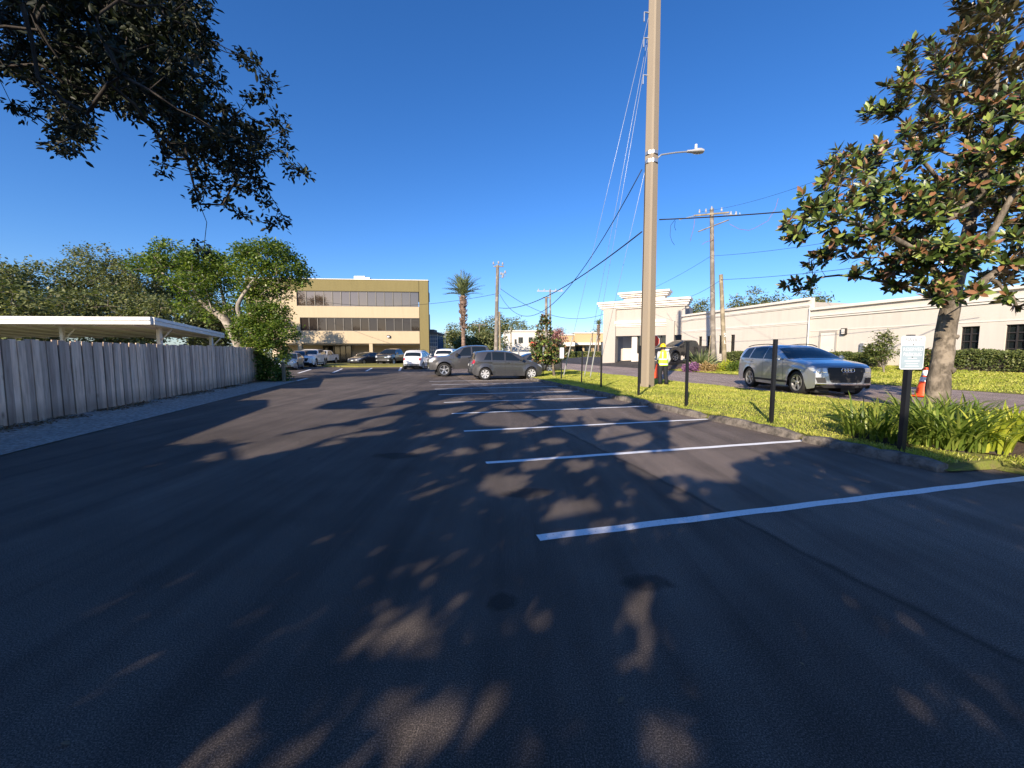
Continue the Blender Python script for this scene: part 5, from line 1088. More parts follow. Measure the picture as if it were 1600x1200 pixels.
BL = [(60, 30, 62), (150, 40, 70), (240, 30, 60), (30, 95, 34), (95, 110, 55), (150, 110, 62), (220, 100, 66), (285, 80, 46), (112, 175, 36), (105, 215, 30), (128, 195, 26), (70, 160, 16), (200, 140, 50), (250, 165, 46), (300, 140, 38), (272, 215, 34), (325, 195, 44), (365, 225, 42), (395, 235, 28), (300, 245, 26), (330, 280, 22), (375, 272, 30), (405, 290, 18), (410, 318, 11), (440, 345, 9), (310, 305, 17), (372, 92, 15), (392, 98, 9), (435, 180, 13), (412, 148, 8), (455, 262, 11), (478, 270, 5), (385, 150, 8), (300, 10, 34), (-30, 60, 60), (60, -60, 90), (200, -50, 80), (255, 262, 10), (425, 130, 6), (448, 235, 8), (440, 205, 8), (312, 382, 13), (330, 60, 18), (345, 120, 14), (400, 200, 16), (365, 180, 14), (18, 165, 5), (45, 175, 8), (350, 320, 8), (380, 335, 6), (420, 350, 6)]
vis = []
for (px, py, r) in BL:
    n = max(3, int((r/6.6)**2*(1.25 if r > 24 else 1.0)))
    for _ in range(n):
        a, q = rg.uniform(0, 6.28), math.sqrt(rg.uniform(0, 1)); Y = 5.15+rg.normal(0, 0.45 if r > 20 else 0.15); x, y = px+math.cos(a)*q*r*0.93, py+math.sin(a)*q*r*0.93; vis.append(lp(x, y, Y))
vis = np.array(vis)
sk2 = list(skel)
pos, par, rad, tips = grow(sk2, list(vis)+list(cen[:260]), 0.3, rg, 0.10)
wood(pos, par, rad, 0.0035, 0.45, 0.016).build('trunk', M['bark'], root, Vector(OKB), smooth='all')
k = 15; Pn, A, N, S, W = cloud(rg, vis, k, 0.085, 0.074, 0.42, 0.25, 0.1)
sd_ = np.array([SH[0]*math.cos(SUN_EL), SH[1]*math.cos(SUN_EL), -math.sin(SUN_EL)])
cen = np.concatenate([cen, vis[::6]-sd_[None]*rg.uniform(6.5, 12, len(vis[::6]))[:, None]])
ov = np.stack([rg.uniform(-12, 7, 1500), rg.uniform(-9, 0.2, 1500), rg.uniform(5.2, 10, 1500)], 1); cen = np.concatenate([cen, ov])
k2 = 46; P2, A2, N2, S2, W2 = cloud(rg, cen, k2, 0.40, 0.19, 0.55, 0.35)
gp = P2[:, :2]+DK[None, :2]*P2[:, 2:3]; T2 = P2+A2/np.linalg.norm(A2, axis=1)[:, None]*S2[:, None]; gt = T2[:, :2]+DK[None, :2]*T2[:, 2:3]; ok = shaded(gp+rg.normal(0, 0.02, gp.shape)) & shaded(gt) & (P2[:, 1] < 0.3)
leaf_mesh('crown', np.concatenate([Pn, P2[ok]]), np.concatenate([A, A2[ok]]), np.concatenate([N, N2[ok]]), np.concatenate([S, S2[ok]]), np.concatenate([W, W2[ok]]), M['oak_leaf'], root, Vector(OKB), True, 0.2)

# --- palm trees
def palm(name, label, px, Y, py_top, crown_px, seed, trunk_r=0.33, fronds=54, basez=0.0):
    rg = np.random.RandomState(seed); c = P(px, py_top, Y); R_ = crown_px/F_PX*Y; root = thing(name, label, 'palm tree', (c.x, Y, basez)); H = c.z-basez
    m = MB(); prof = []; n = 46
    for i in range(n+1):
        z = H*i/n; bulge = 1.0+(0.5*max(0, (i/n-0.62)/0.3) if i/n < 0.92 else 0.55*(1-(i/n-0.92)/0.16)); prof.append((trunk_r*bulge*(1.08 if i % 2 else 0.94), z))
    m.lathe(prof, (0, 0, 0), (0, 0, 1), 12)
    for i in range(150):                      # stubs of cut fronds
        z = H*rg.uniform(0.5, 0.98); a = rg.uniform(0, 6.28); r0 = trunk_r*1.3; d = Vector((math.cos(a), math.sin(a), 0.9)); p = Vector((math.cos(a)*r0, math.sin(a)*r0, z)); m.tube([p, p+d*0.28*rg.uniform(.5, 1.2)], [0.07, 0.03], 4)
    m.build('trunk', M['palm_bark'], root, smooth=False)
    Cs, As, Ns, Ss = [], [], [], []; rm = MB()
    for f in range(fronds):
        a = f*2.4; e0 = math.radians(88-78*(f/fronds)**1.1); L = R_*1.12*rg.uniform(0.85, 1.1); pts = []; p = np.array([0, 0, H]); e = e0; st = L/12
        for i in range(13):
            pts.append(p.copy()); p = p+st*np.array([math.cos(a)*math.cos(e), math.sin(a)*math.cos(e), math.sin(e)]); e -= 0.045+0.02*(1-f/fronds)
        rm.tube(pts, [0.035*(1-i/14) for i in range(13)], 4)
        for i in range(2, 13):
            d = pts[i]-pts[i-1]; d /= np.linalg.norm(d); sd = np.cross(d, [0, 0, 1]); sd /= np.linalg.norm(sd)+1e-6; up = np.cross(sd, d)
            for s_ in (-1, 1):
                for j in range(2):
                    Cs.append(pts[i]-d*st*0.5*j); As.append(d*0.75+sd*s_*0.75+up*0.25+rg.normal(0, .08, 3)); Ns.append(up+sd*s_*0.3); Ss.append(R_*0.28*(1-0.5*abs(i-6)/7))
    rm.build('frond_stem', M['palm_leaf'], root); leaf_mesh('frond', np.array(Cs), np.array(As), np.array(Ns), np.array(Ss), np.array(Ss)*0.13, M['palm_leaf'], root)
    return root
M['palm_bark'] = mbark('palm_bark', (0.09, 0.06, 0.045), (0.24, 0.165, 0.125), 4.0)
palm('date_palm', 'tall date palm with a stout brown trunk beside the cream office', 723.5, 52, 462, 32, 3, 0.26, 34)
palm('palm_tree', 'small distant palm just left of the white entrance block', 935.5, 105, 507, 8, 4, 0.22, 30)

# --- hedges and shrubs
def hedge(label, u0, u1, v0, v1, h, seed, n):
    rg = np.random.RandomState(seed); c = uv((u0+u1)/2, (v0+v1)/2, terrain(0, v0)); root = thing('hedge', label, 'hedge', c, 0, 'clipped hedges')
    uu, vv, zz = rg.uniform(u0, u1, n), rg.uniform(v0, v1, n), rg.uniform(0.02, 1, n)**0.6*h; f = rg.randint(0, 3, n)
    zz = np.where(f == 0, h, zz); vv = np.where(f == 1, v0, vv); zz += 0.05*np.sin(uu*3)+rg.normal(0, 0.025, n); vv += rg.normal(0, 0.03, n)
    Pn = np.stack([uu*UX+vv*VX, uu*UY+vv*VY, zz+c.z], 1); N = rg.normal(size=(n, 3))*0.7+np.array([-VX, -VY, 0.8]); A = np.cross(N, rg.normal(size=(n, 3))); S = rg.uniform(0.07, 0.13, n)
    leaf_mesh('foliage', Pn, A, N, S, S*0.6, M['hedge_leaf'], root, c)
    m = MB(); m.box(uv((u0+u1)/2, (v0+v1)/2, c.z+h/2-0.05), (u1-u0-0.2, v1-v0-0.16, h-0.1), TH+R(90)); m.build('stem', M['bark'], root, c)
hedge('clipped hedge along the white wall right of the magnolia trunk', 6, 15.6, 26.3, 27.3, 0.95, 1, 15000)
hedge('short clipped hedge by the white wall, left of the sign', 17.0, 20.3, 26.3, 27.2, 0.85, 2, 6000)
hedge('clipped hedge by the slit windows behind the short leaning pole', 23.2, 29.0, 26.5, 27.3, 0.9, 3, 7000)
a = P(907, 560, 78); rg = np.random.RandomState(9); n = 5000; root = thing('hedge', 'far hedge before the peach shop row', 'hedge', (a.x, 78, 0.25), 0, 'clipped hedges')
Pn = np.stack([a.x+rg.uniform(-4, 5, n), 78+rg.uniform(-.7, .7, n), 0.25+rg.uniform(0, 1, n)**.5*1.35], 1); N = rg.normal(size=(n, 3))+np.array([0, -.6, .6]); leaf_mesh('foliage', Pn, np.cross(N, rg.normal(size=(n, 3))), N, 0.22, 0.13, M['hedge_leaf'], root, (a.x, 78, 0.25))
# sapling on the lawn with pale stems
Yt = 21.0; r_ = lambda px: px/F_PX*Yt
b = P(1381, 585, Yt); b.z = terrain(*to_uv(b))
limbs = [([(b.x, b.y, b.z-.05), Q(1380, 570), Q(1378, 550), Q(1379, 525)], 0.05, 0.012, None), ([Q(1380, 576), Q(1372, 565, .2), Q(1364, 555, .2)], 0.03, 0.01, 0), ([Q(1380, 575), Q(1388, 562, -.2), Q(1392, 552, -.2)], 0.03, 0.01, 0)]
blobs = [(Q(1380, 530), (r_(12), r_(12), r_(14))), (Q(1378, 550), (r_(19), r_(19), r_(14))), (Q(1366, 546), (r_(14), r_(12), r_(10))), (Q(1390, 552), (r_(11), r_(11), r_(10)))]
tree('sapling', 'young pale-stemmed tree on the lawn just left of the sign', 'tree', (b.x, b.y, b.z), limbs, blobs, 110, 16, 0.2, 0.15, 0.45, M['hedge_leaf'], M['bark_pale'], 0.006, 0.4, None, 8, 0.3)
Yt = 20.0; b = P(1447, 572, Yt); b.z = terrain(*to_uv(b)); r_ = lambda px: px/F_PX*Yt
tree('shrub', 'reddish brown shrub behind the cone and sign, by the white wall', 'shrub', (b.x, b.y, b.z), [([(b.x, b.y, b.z-.05), Q(1447, 565), Q(1447, 558)], 0.04, 0.02, None)], [(Q(1447, 558), (r_(17), r_(14), r_(10))), (Q(1452, 568), (r_(16), r_(14), r_(9)))], 60, 18, 0.18, 0.13, 0.5, M['mag_leaf'], M['bark'], 0.006, 0.4, None, 9, 0.3)
# strappy clumps in the mulch bed
def strap_clump(label, name, px, py, Lm, n, mat, seed, w=0.035, spread=0.28, upright=0.0, z=0.13):
    rg = np.random.RandomState(seed); g_ = G(px, py, z); root = thing(name, label, 'plant', g_, 0, 'strap-leaved plants in the verge bed'); m = MB()
    for i in range(n):
        a = rg.uniform(0, 6.28); rr = spread*math.sqrt(rg.uniform(0, 1)); p = np.array([math.cos(a)*rr, math.sin(a)*rr, 0.0]); a2 = a+rg.normal(0, .6); e = math.radians(rg.uniform(58+upright, 88)); L = Lm*rg.uniform(0.6, 1.15); k = 7; st = L/k; rows = []
        sd = np.array([-math.sin(a2), math.cos(a2), 0]); droop = (0.26-0.006*upright)*rg.uniform(0.5, 1.5)
        for j in range(k+1):
            wd = w*(0.75+0.5*math.sin(math.pi*min(1, j/k*0.8)))*(1-(j/k)**3)*0.5+0.001; up = np.array([0, 0, 1.0])*math.cos(e); rows.append([p-sd*wd+up*wd*0.35, p-up*wd*0.3, p+sd*wd+up*wd*0.35]); p = p+st*np.array([math.cos(a2)*math.cos(e), math.sin(a2)*math.cos(e), math.sin(e)]); e -= droop*(0.4+j/k)
            p[2] = max(p[2], 0.015)
        m.grid(rows)
    m.build('foliage', mat, root, smooth='all', recalc=False)
    rt = MB(); rt.lathe([(0, 0), (spread*0.8, 0.0), (spread*0.5, 0.05), (0, 0.07)], (0, 0, -0.02), (0, 0, 1), 10); rt.build('crown_base', M['bark'], root)
ST = [(1356, 682, .72, 90, 'dark green strappy clump at the left end of the verge bed'), (1400, 676, .7, 80, 'strappy clump just behind the sign post, left of the magnolia'), (1445, 684, .75, 90, 'strappy clump right of the sign post, nearest the kerb'), (1478, 698, .75, 90, 'strappy clump in front of the magnolia trunk'), (1498, 700, .7, 80, 'dark strappy clump next to the lime clumps'), (1505, 665, .7, 70, 'strappy clump right behind the magnolia trunk'), (1437, 663, .7, 70, 'strappy clump between the cone and the sign post'), (1396, 690, .45, 40, 'low strappy clump at the foot of the sign post')]
for i, (px, py, L, n, lab) in enumerate(ST): strap_clump(lab, 'strap_plant', px, py, L*(0.98, .78, 1.05, 1.08, .8, .95, .85, .8)[i], int(n*1.5), M['strap_leaf'], 100+i, 0.027)
for i, (px, py, L, lab) in enumerate(((1548, 706, .62, 'lime yellow upright clump right of the dark strappy plants'), (1592, 690, .62, 'lime yellow clump cut by the right picture edge'), (1572, 680, .6, 'smaller lime clump behind the other lime clumps'), (1640, 700, .6, 'lime clump outside the right picture edge'))): strap_clump(lab, 'strap_plant', px, py, L*0.9, 48, M['lime_leaf'], 130+i, 0.045, 0.2, 12)
# plants across the road
def puff(name, label, px, py, Y, rpx, hpx, mat, seed, leaf=0.16, n=900, asp=0.5, up=0.4):
    rg = np.random.RandomState(seed); c = P(px, py, Y); c.z = terrain(*to_uv(c)); rx, hz = rpx/F_PX*Y, hpx/F_PX*Y; root = thing(name, label, 'plant', c, 0, 'plants in the bed across the road')
    d = rg.normal(size=(n, 3)); d /= np.linalg.norm(d, axis=1)[:, None]; d[:, 2] = np.abs(d[:, 2]); Pn = np.array(c)+d*np.array([rx, rx, hz])*(rg.uniform(0.3, 1, n)**0.5)[:, None]*(1+0.12*rg.normal(size=(n, 1)))
    N = rg.normal(size=(n, 3))+np.array([0, -.3, .6]); A = np.cross(N, rg.normal(size=(n, 3)))+d*up; leaf_mesh('foliage', Pn, A, N, leaf*rg.uniform(.6, 1.3, n), leaf*asp, mat, root, c)
    m = MB(); [m.tube([(0, 0, -0.02), (d[i, 0]*rx*.7, d[i, 1]*rx*.7, d[i, 2]*hz*.8)], [0.02, 0.006], 4) for i in range(14)]; m.build('stem', M['bark'], root)
puff('shrub', 'purple-leaved plant at the left end of the bed across the road', 1083, 572, 29, 15, 13, M['purple_leaf'], 1, 0.2, 700, .4)
puff('shrub', 'tan dry shrub beside the purple plant', 1104, 573, 28.5, 12, 12, M['tan_leaf'], 2, 0.17)
puff('shrub', 'brown-green shrub before the crossarm pole', 1120, 573, 28, 11, 11, M['tan_leaf'], 3, 0.15)
puff('shrub', 'yellow-green shrub by the short leaning pole', 1134, 572, 27.5, 12, 15, M['lime_leaf'], 4, 0.2, 700, .3, 1.2)
puff('shrub', 'green grassy shrub at the right end of the bed, left of the silver car', 1150, 573, 27, 13, 14, M['bright_leaf'], 5, 0.2, 900, .3, 1.2)
rgp = np.random.RandomState(4); c = P(1095, 570, 31); c.z = terrain(*to_uv(c)); root = thing('fan_palm', 'low spiky palm clump left of the crossarm pole', 'plant', c, 0, 'plants in the bed across the road')
Cs, As, Ns = [], [], []
for i in range(120): a = rgp.uniform(0, 6.28); e = rgp.uniform(.3, 1.4); d = np.array([math.cos(a)*math.cos(e), math.sin(a)*math.cos(e), math.sin(e)]); Cs.append(d*0.2); As.append(d); Ns.append(np.cross(d, rgp.normal(size=3)))
leaf_mesh('foliage', np.array(Cs), np.array(As), np.array(Ns), rgp.uniform(1.0, 1.7, 120), 0.09, M['palm_leaf'], root)
MB().lathe([(0, 0), (0.16, 0), (0.1, 0.35), (0, 0.4)], (0, 0, -.02), (0, 0, 1), 8).build('stem', M['bark'], root)

# --- turf blades
def turf(name, label, u0, u1, v0, v1, n, h, seed, w=0.008, bias=1.0, skip=None):
    rg = np.random.RandomState(seed); uu = u0+(u1-u0)*rg.uniform(0, 1, n)**bias; vv = rg.uniform(v0, v1, n)
    if skip is not None: k_ = ~skip(uu, vv); uu, vv = uu[k_], vv[k_]
    n = len(uu); zz = np.array([terrain(a, b) for a, b in zip(uu, vv)]); Pn = np.stack([uu*UX+vv*VX, uu*UY+vv*VY, zz], 1); A = rg.normal(0, 0.55, (n, 3)); A[:, 2] = 1; N = rg.normal(size=(n, 3)); N[:, 2] *= 0.2
    S = h*rg.uniform(0.5, 1.35, n)*(1+0.35*np.sin(uu*1.7+vv*2.3)); return tag(leaf_mesh(name, Pn, A, N, S, w*(1+uu/9), M['grass'], fold=0.0), label, 'grass', kind='stuff')
turf('grass', 'rough grass at the near end of the kerb by the first stripe', 0.5, 3.25, 7.02, 9.0, 9000, 0.05, 7, 0.009, 1.0)
inbed = lambda u_, v_: ((u_-3.5)/1.85)**2+((v_-8.9)/1.85)**2 < 1
_g = M['grass'].node_tree; _b = _g.nodes['Principled BSDF']; _src = _b.inputs['Base Color'].links[0].from_socket
_tc = _g.nodes.new('ShaderNodeTexCoord'); _n = _g.nodes.new('ShaderNodeTexNoise'); _n.inputs['Scale'].default_value = 0.9; _n.inputs['Detail'].default_value = 5; _g.links.new(_tc.outputs['Object'], _n.inputs['Vector'])
_r = _g.nodes.new('ShaderNodeValToRGB'); _r.color_ramp.elements[0].position = 0.35; _r.color_ramp.elements[0].color = (0.74, 0.82, 0.66, 1); _r.color_ramp.elements[1].position = 0.62; _r.color_ramp.elements[1].color = (1.12, 1.08, 1.08, 1); _g.links.new(_n.outputs['Fac'], _r.inputs[0])
_m = _g.nodes.new('ShaderNodeMix'); _m.data_type = 'RGBA'; _m.blend_type = 'MULTIPLY'; _m.inputs[0].default_value = 1.0; _g.links.new(_src, _m.inputs[6]); _g.links.new(_r.outputs[0], _m.inputs[7]); _g.links.new(_m.outputs[2], _b.inputs['Base Color'])
turf('grass', 'short mown yellow-green grass on the verge between lot and road', 1.0, 30, 6.42, 12.5, 130000, 0.045, 1, 0.009, 1.35, lambda u_, v_: inbed(u_, v_) | ((u_ < 3.25) & (v_ < 7.05)))
turf('grass', 'green mown grass on the lawn before the long white building', 6, 27.3, 19.9, 27.9, 60000, 0.06, 2, 0.02, 1.0)
# shrub-foot grass tufts creeping over the kerb
rg = np.random.RandomState(8); uu = rg.uniform(3.3, 22, 5200); vv = 6.36+np.abs(rg.normal(0, .05, 5200)); Pn = np.stack([uu*UX+vv*VX, uu*UY+vv*VY, np.full(5200, 0.09)], 1); A = rg.normal(0, .7, (5200, 3)); A[:, 2] = 1
tag(leaf_mesh('grass', Pn, A, rg.normal(size=(5200, 3)), rg.uniform(.05, .11, 5200), 0.011, M['grass'], fold=0), 'longer untrimmed grass along the back of the kerb', 'grass', kind='stuff')
# ---------------------------------------------------------------- poles, cables, signs
M['conc_pole'] = mwall('spun_concrete', (0.31, 0.255, 0.19), 0.22, 0.85, 40, 0.2); M['wood_pole'] = mbark('weathered_pole', (0.13, 0.11, 0.09), (0.26, 0.23, 0.195), 4.0); M['wood_tan'] = mbark('tan_pole', (0.17, 0.14, 0.085), (0.31, 0.26, 0.18), 4.0)
M['wire'] = mplain('black_cable', (0.012, 0.012, 0.013), 0.6); M['wire_grey'] = mplain('grey_wire', (0.42, 0.45, 0.48), 0.4, 0.4); M['guard'] = mplain('guy_guard', (0.42, 0.43, 0.42), 0.5, var=0.15); M['porcelain'] = mplain('insulator', (0.42, 0.42, 0.43), 0.25)
M['orange'] = mplain('traffic_orange', (0.85, 0.085, 0.02), 0.5, var=0.06); M['reflect'] = mplain('white_reflective_band', (0.85, 0.84, 0.82), 0.35, var=0.03); M['sign_white'] = mplain('sign_white', (0.72, 0.75, 0.78), 0.45, var=0.03); M['sign_grey'] = mplain('sign_blue_grey', (0.34, 0.42, 0.47), 0.45, var=0.12); M['ink'] = mplain('sign_ink', (0.30, 0.33, 0.36), 0.6)
M['red_sign'] = mplain('red_sign', (0.75, 0.05, 0.025), 0.45, var=0.05)
# tall concrete pole with the street lamp
b = G(1010.5, 606, 0.08); cpz = 0.05
pole = thing('concrete_pole', 'tall square concrete utility pole with a street lamp arm standing on the verge', 'utility pole', (b.x, b.y, cpz))
def sq(w, c): return [(-w+c, -w), (w-c, -w), (w, -w+c), (w, w-c), (w-c, w), (-w+c, w), (-w, w-c), (-w, -w+c)]
HP = 19.5; lean = (0.05, 0.0); rows = []; m = MB()
for i in range(21):
    z = HP*i/20; w = 0.222-0.075*i/20; c = Matrix.Rotation(TH+R(18), 2); r_l = []
    for p in sq(w, w*0.28): q = c @ Vector(p); r_l.append((q.x-0.012*z*0.5, q.y, z))
    rows.append(r_l+[r_l[0]])
m.grid(rows); m.f.append(tuple(range(len(m.v)-9, len(m.v)-1))); m.build('pole_shaft', M['conc_pole'], pole)
zl = P(1015, 241, b.y).z; zl2 = P(1015, 254, b.y).z
for z in (zl, zl2): w = 0.222-0.075*z/HP+0.015; m = MB(); m.lathe([(w*1.16, -0.06), (w*1.2, -0.06), (w*1.2, 0.06), (w*1.16, 0.06)], (-0.006*z, 0, z-cpz), (0, 0, 1), 8); m.build('band', M['steel'], pole)
x0 = 0.2-0.006*zl
m = MB(); a_ = [Vector((x0, 0, zl2-cpz-0.05)), Vector((x0+0.02, 0, zl-cpz-0.15)), Vector((x0+0.16, 0, zl-cpz-0.02)), Vector((x0+0.7, 0, zl-cpz+0.06)), Vector((x0+1.22, 0, zl-cpz+0.10))]; m.tube(a_, 0.03, 8); arm = m.build('lamp_arm', M['steel'], pole, smooth=True)
m = MB(); ex = x0+1.2; zc = zl-cpz+0.09; m.lathe([(0.0, 0), (0.07, 0.02), (0.09, 0.2), (0.15, 0.35), (0.16, 0.5), (0.11, 0.62), (0, 0.66)], (ex-0.1, 0, zc), (1, 0, 0), 16); m.v = [(x, y*1.0, zc+(z-zc)*(0.75 if z > zc else 0.45)) for x, y, z in m.v]
hd_ = m.build('lamp_head', M['porcelain'], arm, smooth=True); MB().lathe([(0, 0.16), (0.045, 0.15), (0.05, 0), (0, 0)], (ex+0.25, 0, zc+0.11), (0, 0, 1), 10).build('photocell', M['white_metal'], pole, smooth=True)
m = MB(); m.tube([(-0.25, -0.02, 0.2), (-0.28, -0.02, 8.5)], 0.016, 5); m.build('ground_wire', M['wire'], pole)
for py in (20, 60, 118): z = P(1018, py, b.y).z-cpz; m = MB(); m.tube([(-0.25-.006*z+.05, 0, z), (-0.42-.006*z+.05, 0, z+0.02), (-0.42-.006*z+.05, 0, z-0.3)], 0.025, 5); m.build('insulator', M['steel'], pole)
def PB(px, py, dy=0.0): return P(px, py, b.y+dy)
def cable(label, a, c, sag, r=0.014, mat='wire', n=26, name='power_cable', group='overhead cables'):
    a, c = Vector(a), Vector(c); mid = (a+c)/2
    pts = [a+(c-a)*(i/n)-Vector((0, 0, 4*sag*(i/n)*(1-i/n))) for i in range(n+1)]; m = MB(); m.tube(pts, r, 5); o = m.build(name, M[mat], None, a, smooth='all'); return tag(o, label, 'cable', group)
Y0 = b.y
# twin wooden poles behind the pickup
YW = 40.0
def wpole(name, label, pxt, pyt, pxb, Y, r0, r1, mat, z0=0.0, group='wooden utility poles'):
    t_, bb_ = P(pxt, pyt, Y), P(pxb, 560, Y); o = thing(name, label, 'utility pole', (bb_.x, Y, z0), 0, group); m = MB(); d = Vector((t_.x-bb_.x, 0, t_.z-z0)); n = 10
    m.tube([d*(i/n) for i in range(n+1)], [r0+(r1-r0)*i/n for i in range(n+1)], 12); m.build('pole_shaft', mat, o, smooth=True); return o, d
wp, d = wpole('wooden_pole', 'tall grey wooden utility pole with bracket and arresters, right of the palm', 777.5, 414, 774.5, YW, 0.22, 0.15, M['wood_pole'])
zt_ = d.z
m = MB(); m.box((d.x+0.1, 0, zt_-0.15), (1.0, 0.12, 0.1)); m.build('crossarm', M['wood_pole'], wp)
for x, z in ((-.4, .05), (.1, .12), (.5, .0), (.35, -.95), (.55, -1.0), (.75, -.8), (.5, -1.25)):
    MB().lathe([(0, 0), (.05, 0), (.11, .05), (.07, .1), (.11, .16), (.07, .2), (.09, .26), (0, .3)], (d.x+x, -0.1, zt_+z-0.05), (0, 0, 1), 10).build('insulator', M['porcelain'], wp, smooth=True)
m = MB(); m.tube([(d.x, -.05, zt_-1.3), (d.x+.8, -.1, zt_-1.05)], .03, 5); m.tube([(d.x+.2, -.2, zt_-1.5), (d.x+.28, -.2, zt_-2.4), (d.x+.1, -.2, zt_-2.9)], .02, 5); m.build('bracket', M['steel'], wp)
wpole('wooden_pole', 'thinner short wooden pole touching the right side of the tall one', 780.5, 487, 781.5, 41.5, 0.12, 0.10, M['wood_tan'])
# far pole pair with cross arms
fp, d = wpole('wooden_pole', 'stout dark pole stub showing above the young magnolia', 853.5, 464, 854, 62, 0.24, 0.2, M['wood_pole']); m = MB(); m.box((d.x, 0, d.z-.1), (1.1, .15, .15)); m.build('crossarm', M['wood_pole'], fp)
fp, d = wpole('wooden_pole', 'far pale pole with a long crossarm above the young magnolia', 859.5, 452, 860.5, 80, 0.2, 0.14, M['wood_pole'])
m = MB(); m.box((d.x, 0, d.z-.35), (5.2, .14, .18)); m.build('crossarm', M['porcelain'], fp)
for i in range(5): MB().lathe([(0, 0), (.1, .02), (.13, .2), (0, .4)], (d.x-2.3+i*1.15, 0, d.z-.26), (0, 0, 1), 8).build('insulator', M['porcelain'], fp)
fp, d = wpole('wooden_pole', 'distant thin pole with a crossarm between the palm and the twin poles', 749, 506, 749, 90, 0.14, 0.1, M['wood_pole']); m = MB(); m.box((d.x, 0, d.z-.2), (3.2, .12, .14)); m.build('crossarm', M['wood_pole'], fp)
fp, d = wpole('wooden_pole', 'distant thin pole in front of the small white building', 798.5, 511, 798.5, 88, 0.12, 0.1, M['wood_tan'])
fp, d = wpole('lamp_post', 'distant slim grey lamp post between the blue glass block and the palm', 695.5, 519, 695.5, 85, 0.09, 0.06, M['steel'], 0, None)
MB().bbox((d.x+.3, 0, d.z), (.8, .25, .12), .04).build('lamp_head', M['steel'], fp)
fp, d = wpole('lamp_post', 'slim dark lamp post with a round head before the peach shop row', 925.8, 521, 925.5, 76, 0.07, 0.05, M['dark_frame'], .2, None)
MB().lathe([(0, 0), (.2, .1), (.24, .25), (.14, .4), (0, .45)], (d.x, 0, d.z), (0, 0, 1), 10).build('lamp_head', M['white_metal'], fp, smooth=True)
# crossarm pole and short leaning pole in the bed across the road
YD = 31.5; zd = terrain(*to_uv(P(1113, 565, YD)))
cd_, d = wpole('wooden_pole', 'tall wooden pole with two crossarms and hanging wire loops across the road', 1112, 326, 1115, YD, 0.20, 0.14, M['wood_pole'], zd)
base = cd_.location
def L_(px, py, dy=0.0): p = P(px, py, YD+dy); return p-Vector(base)
m = MB(); a, c = L_(1084, 337, -.1), L_(1139, 332, -.1); m.tube([a, c], 0.075, 4, True, R(45)); m.build('crossarm', M['wood_tan'], cd_)
m = MB(); m.tube([L_(1061, 343.5, -.15), L_(1086, 337, -.15)], .035, 5); m.tube([L_(1130, 335, -.15), L_(1156, 336.5, -.15), L_(1156, 332.5, -.15)], .03, 5); m.build('arm_extension', M['wire_grey'], cd_)
m = MB(); m.tube([L_(1091, 362, -.12), L_(1139, 343.5, -.12)], 0.045, 4); m.build('crossarm', M['wood_pole'], cd_)
for px, py in ((1093, 331), (1103, 330), (1112, 326), (1127.5, 328), (1142, 334), (1150, 334)): p = L_(px, py, -.1); MB().lathe([(0, -.12), (.05, -.1), (.08, 0), (.04, .08), (.07, .14), (0, .2)], p, (0, 0, 1), 8).build('insulator', M['porcelain'], cd_, smooth=True)
M['red_wire'] = mplain('reddish_wire', (0.30, 0.14, 0.14), 0.6)
for pts, mt in (([(1055, 343), (1048, 352), (1047, 368), (1050, 377), (1054, 383)], 'wire'), ([(1055, 345), (1054, 355), (1056, 360)], 'wire'), ([(1086, 340), (1084, 356), (1078, 377)], 'red_wire'), ([(1140, 350), (1155, 358), (1170, 360), (1180, 356), (1200, 345), (1212, 325), (1216, 310)], 'red_wire'), ([(1097, 382), (1103, 378), (1110, 376), (1116, 374)], 'red_wire')):
    m = MB(); m.tube([L_(x, y, -.2) for x, y in pts], 0.014, 4); m.build('wire_loop', M[mt], cd_, smooth='all')
YE = 29.5; ze = terrain(*to_uv(P(1130, 568, YE)))
se, d2 = wpole('wooden_pole', 'short leaning tan wooden pole right of the crossarm pole', 1126.5, 429, 1133, YE, 0.17, 0.13, M['wood_tan'], ze)
for i, (dx, zz, s_) in enumerate(((0, 2.35, 0.30), (0.01, 1.85, 0.26))):     # white paint marks on the short pole
    cu = bpy.data.curves.new('letter', 'FONT'); cu.body = 'SL'[i]; cu.size = s_*1.3; cu.extrude = 0.004; cu.align_x = 'CENTER'
    to = bpy.data.objects.new('letter', cu); me = bpy.data.meshes.new_from_object(to); bpy.data.objects.remove(to); me.materials.append(M['reflect']); o = bpy.data.objects.new('painted_letter', me); C.objects.link(o); o.parent = se
    f_ = zz/d2.z; o.location = (d2.x*f_+dx, -0.178, zz); o.rotation_euler = (R(90), 0, 0)
m = MB(); p0 = P(1106, 568, 30.3); p0.z = terrain(*to_uv(p0)); m.tube([p0, P(1110.5, 524, 30.3)], .035, 6); tag(m.build('guy_guard', M['wood_tan'], None, p0), 'thin yellowish guy guard leaning beside the crossarm pole foot', 'guy guard')
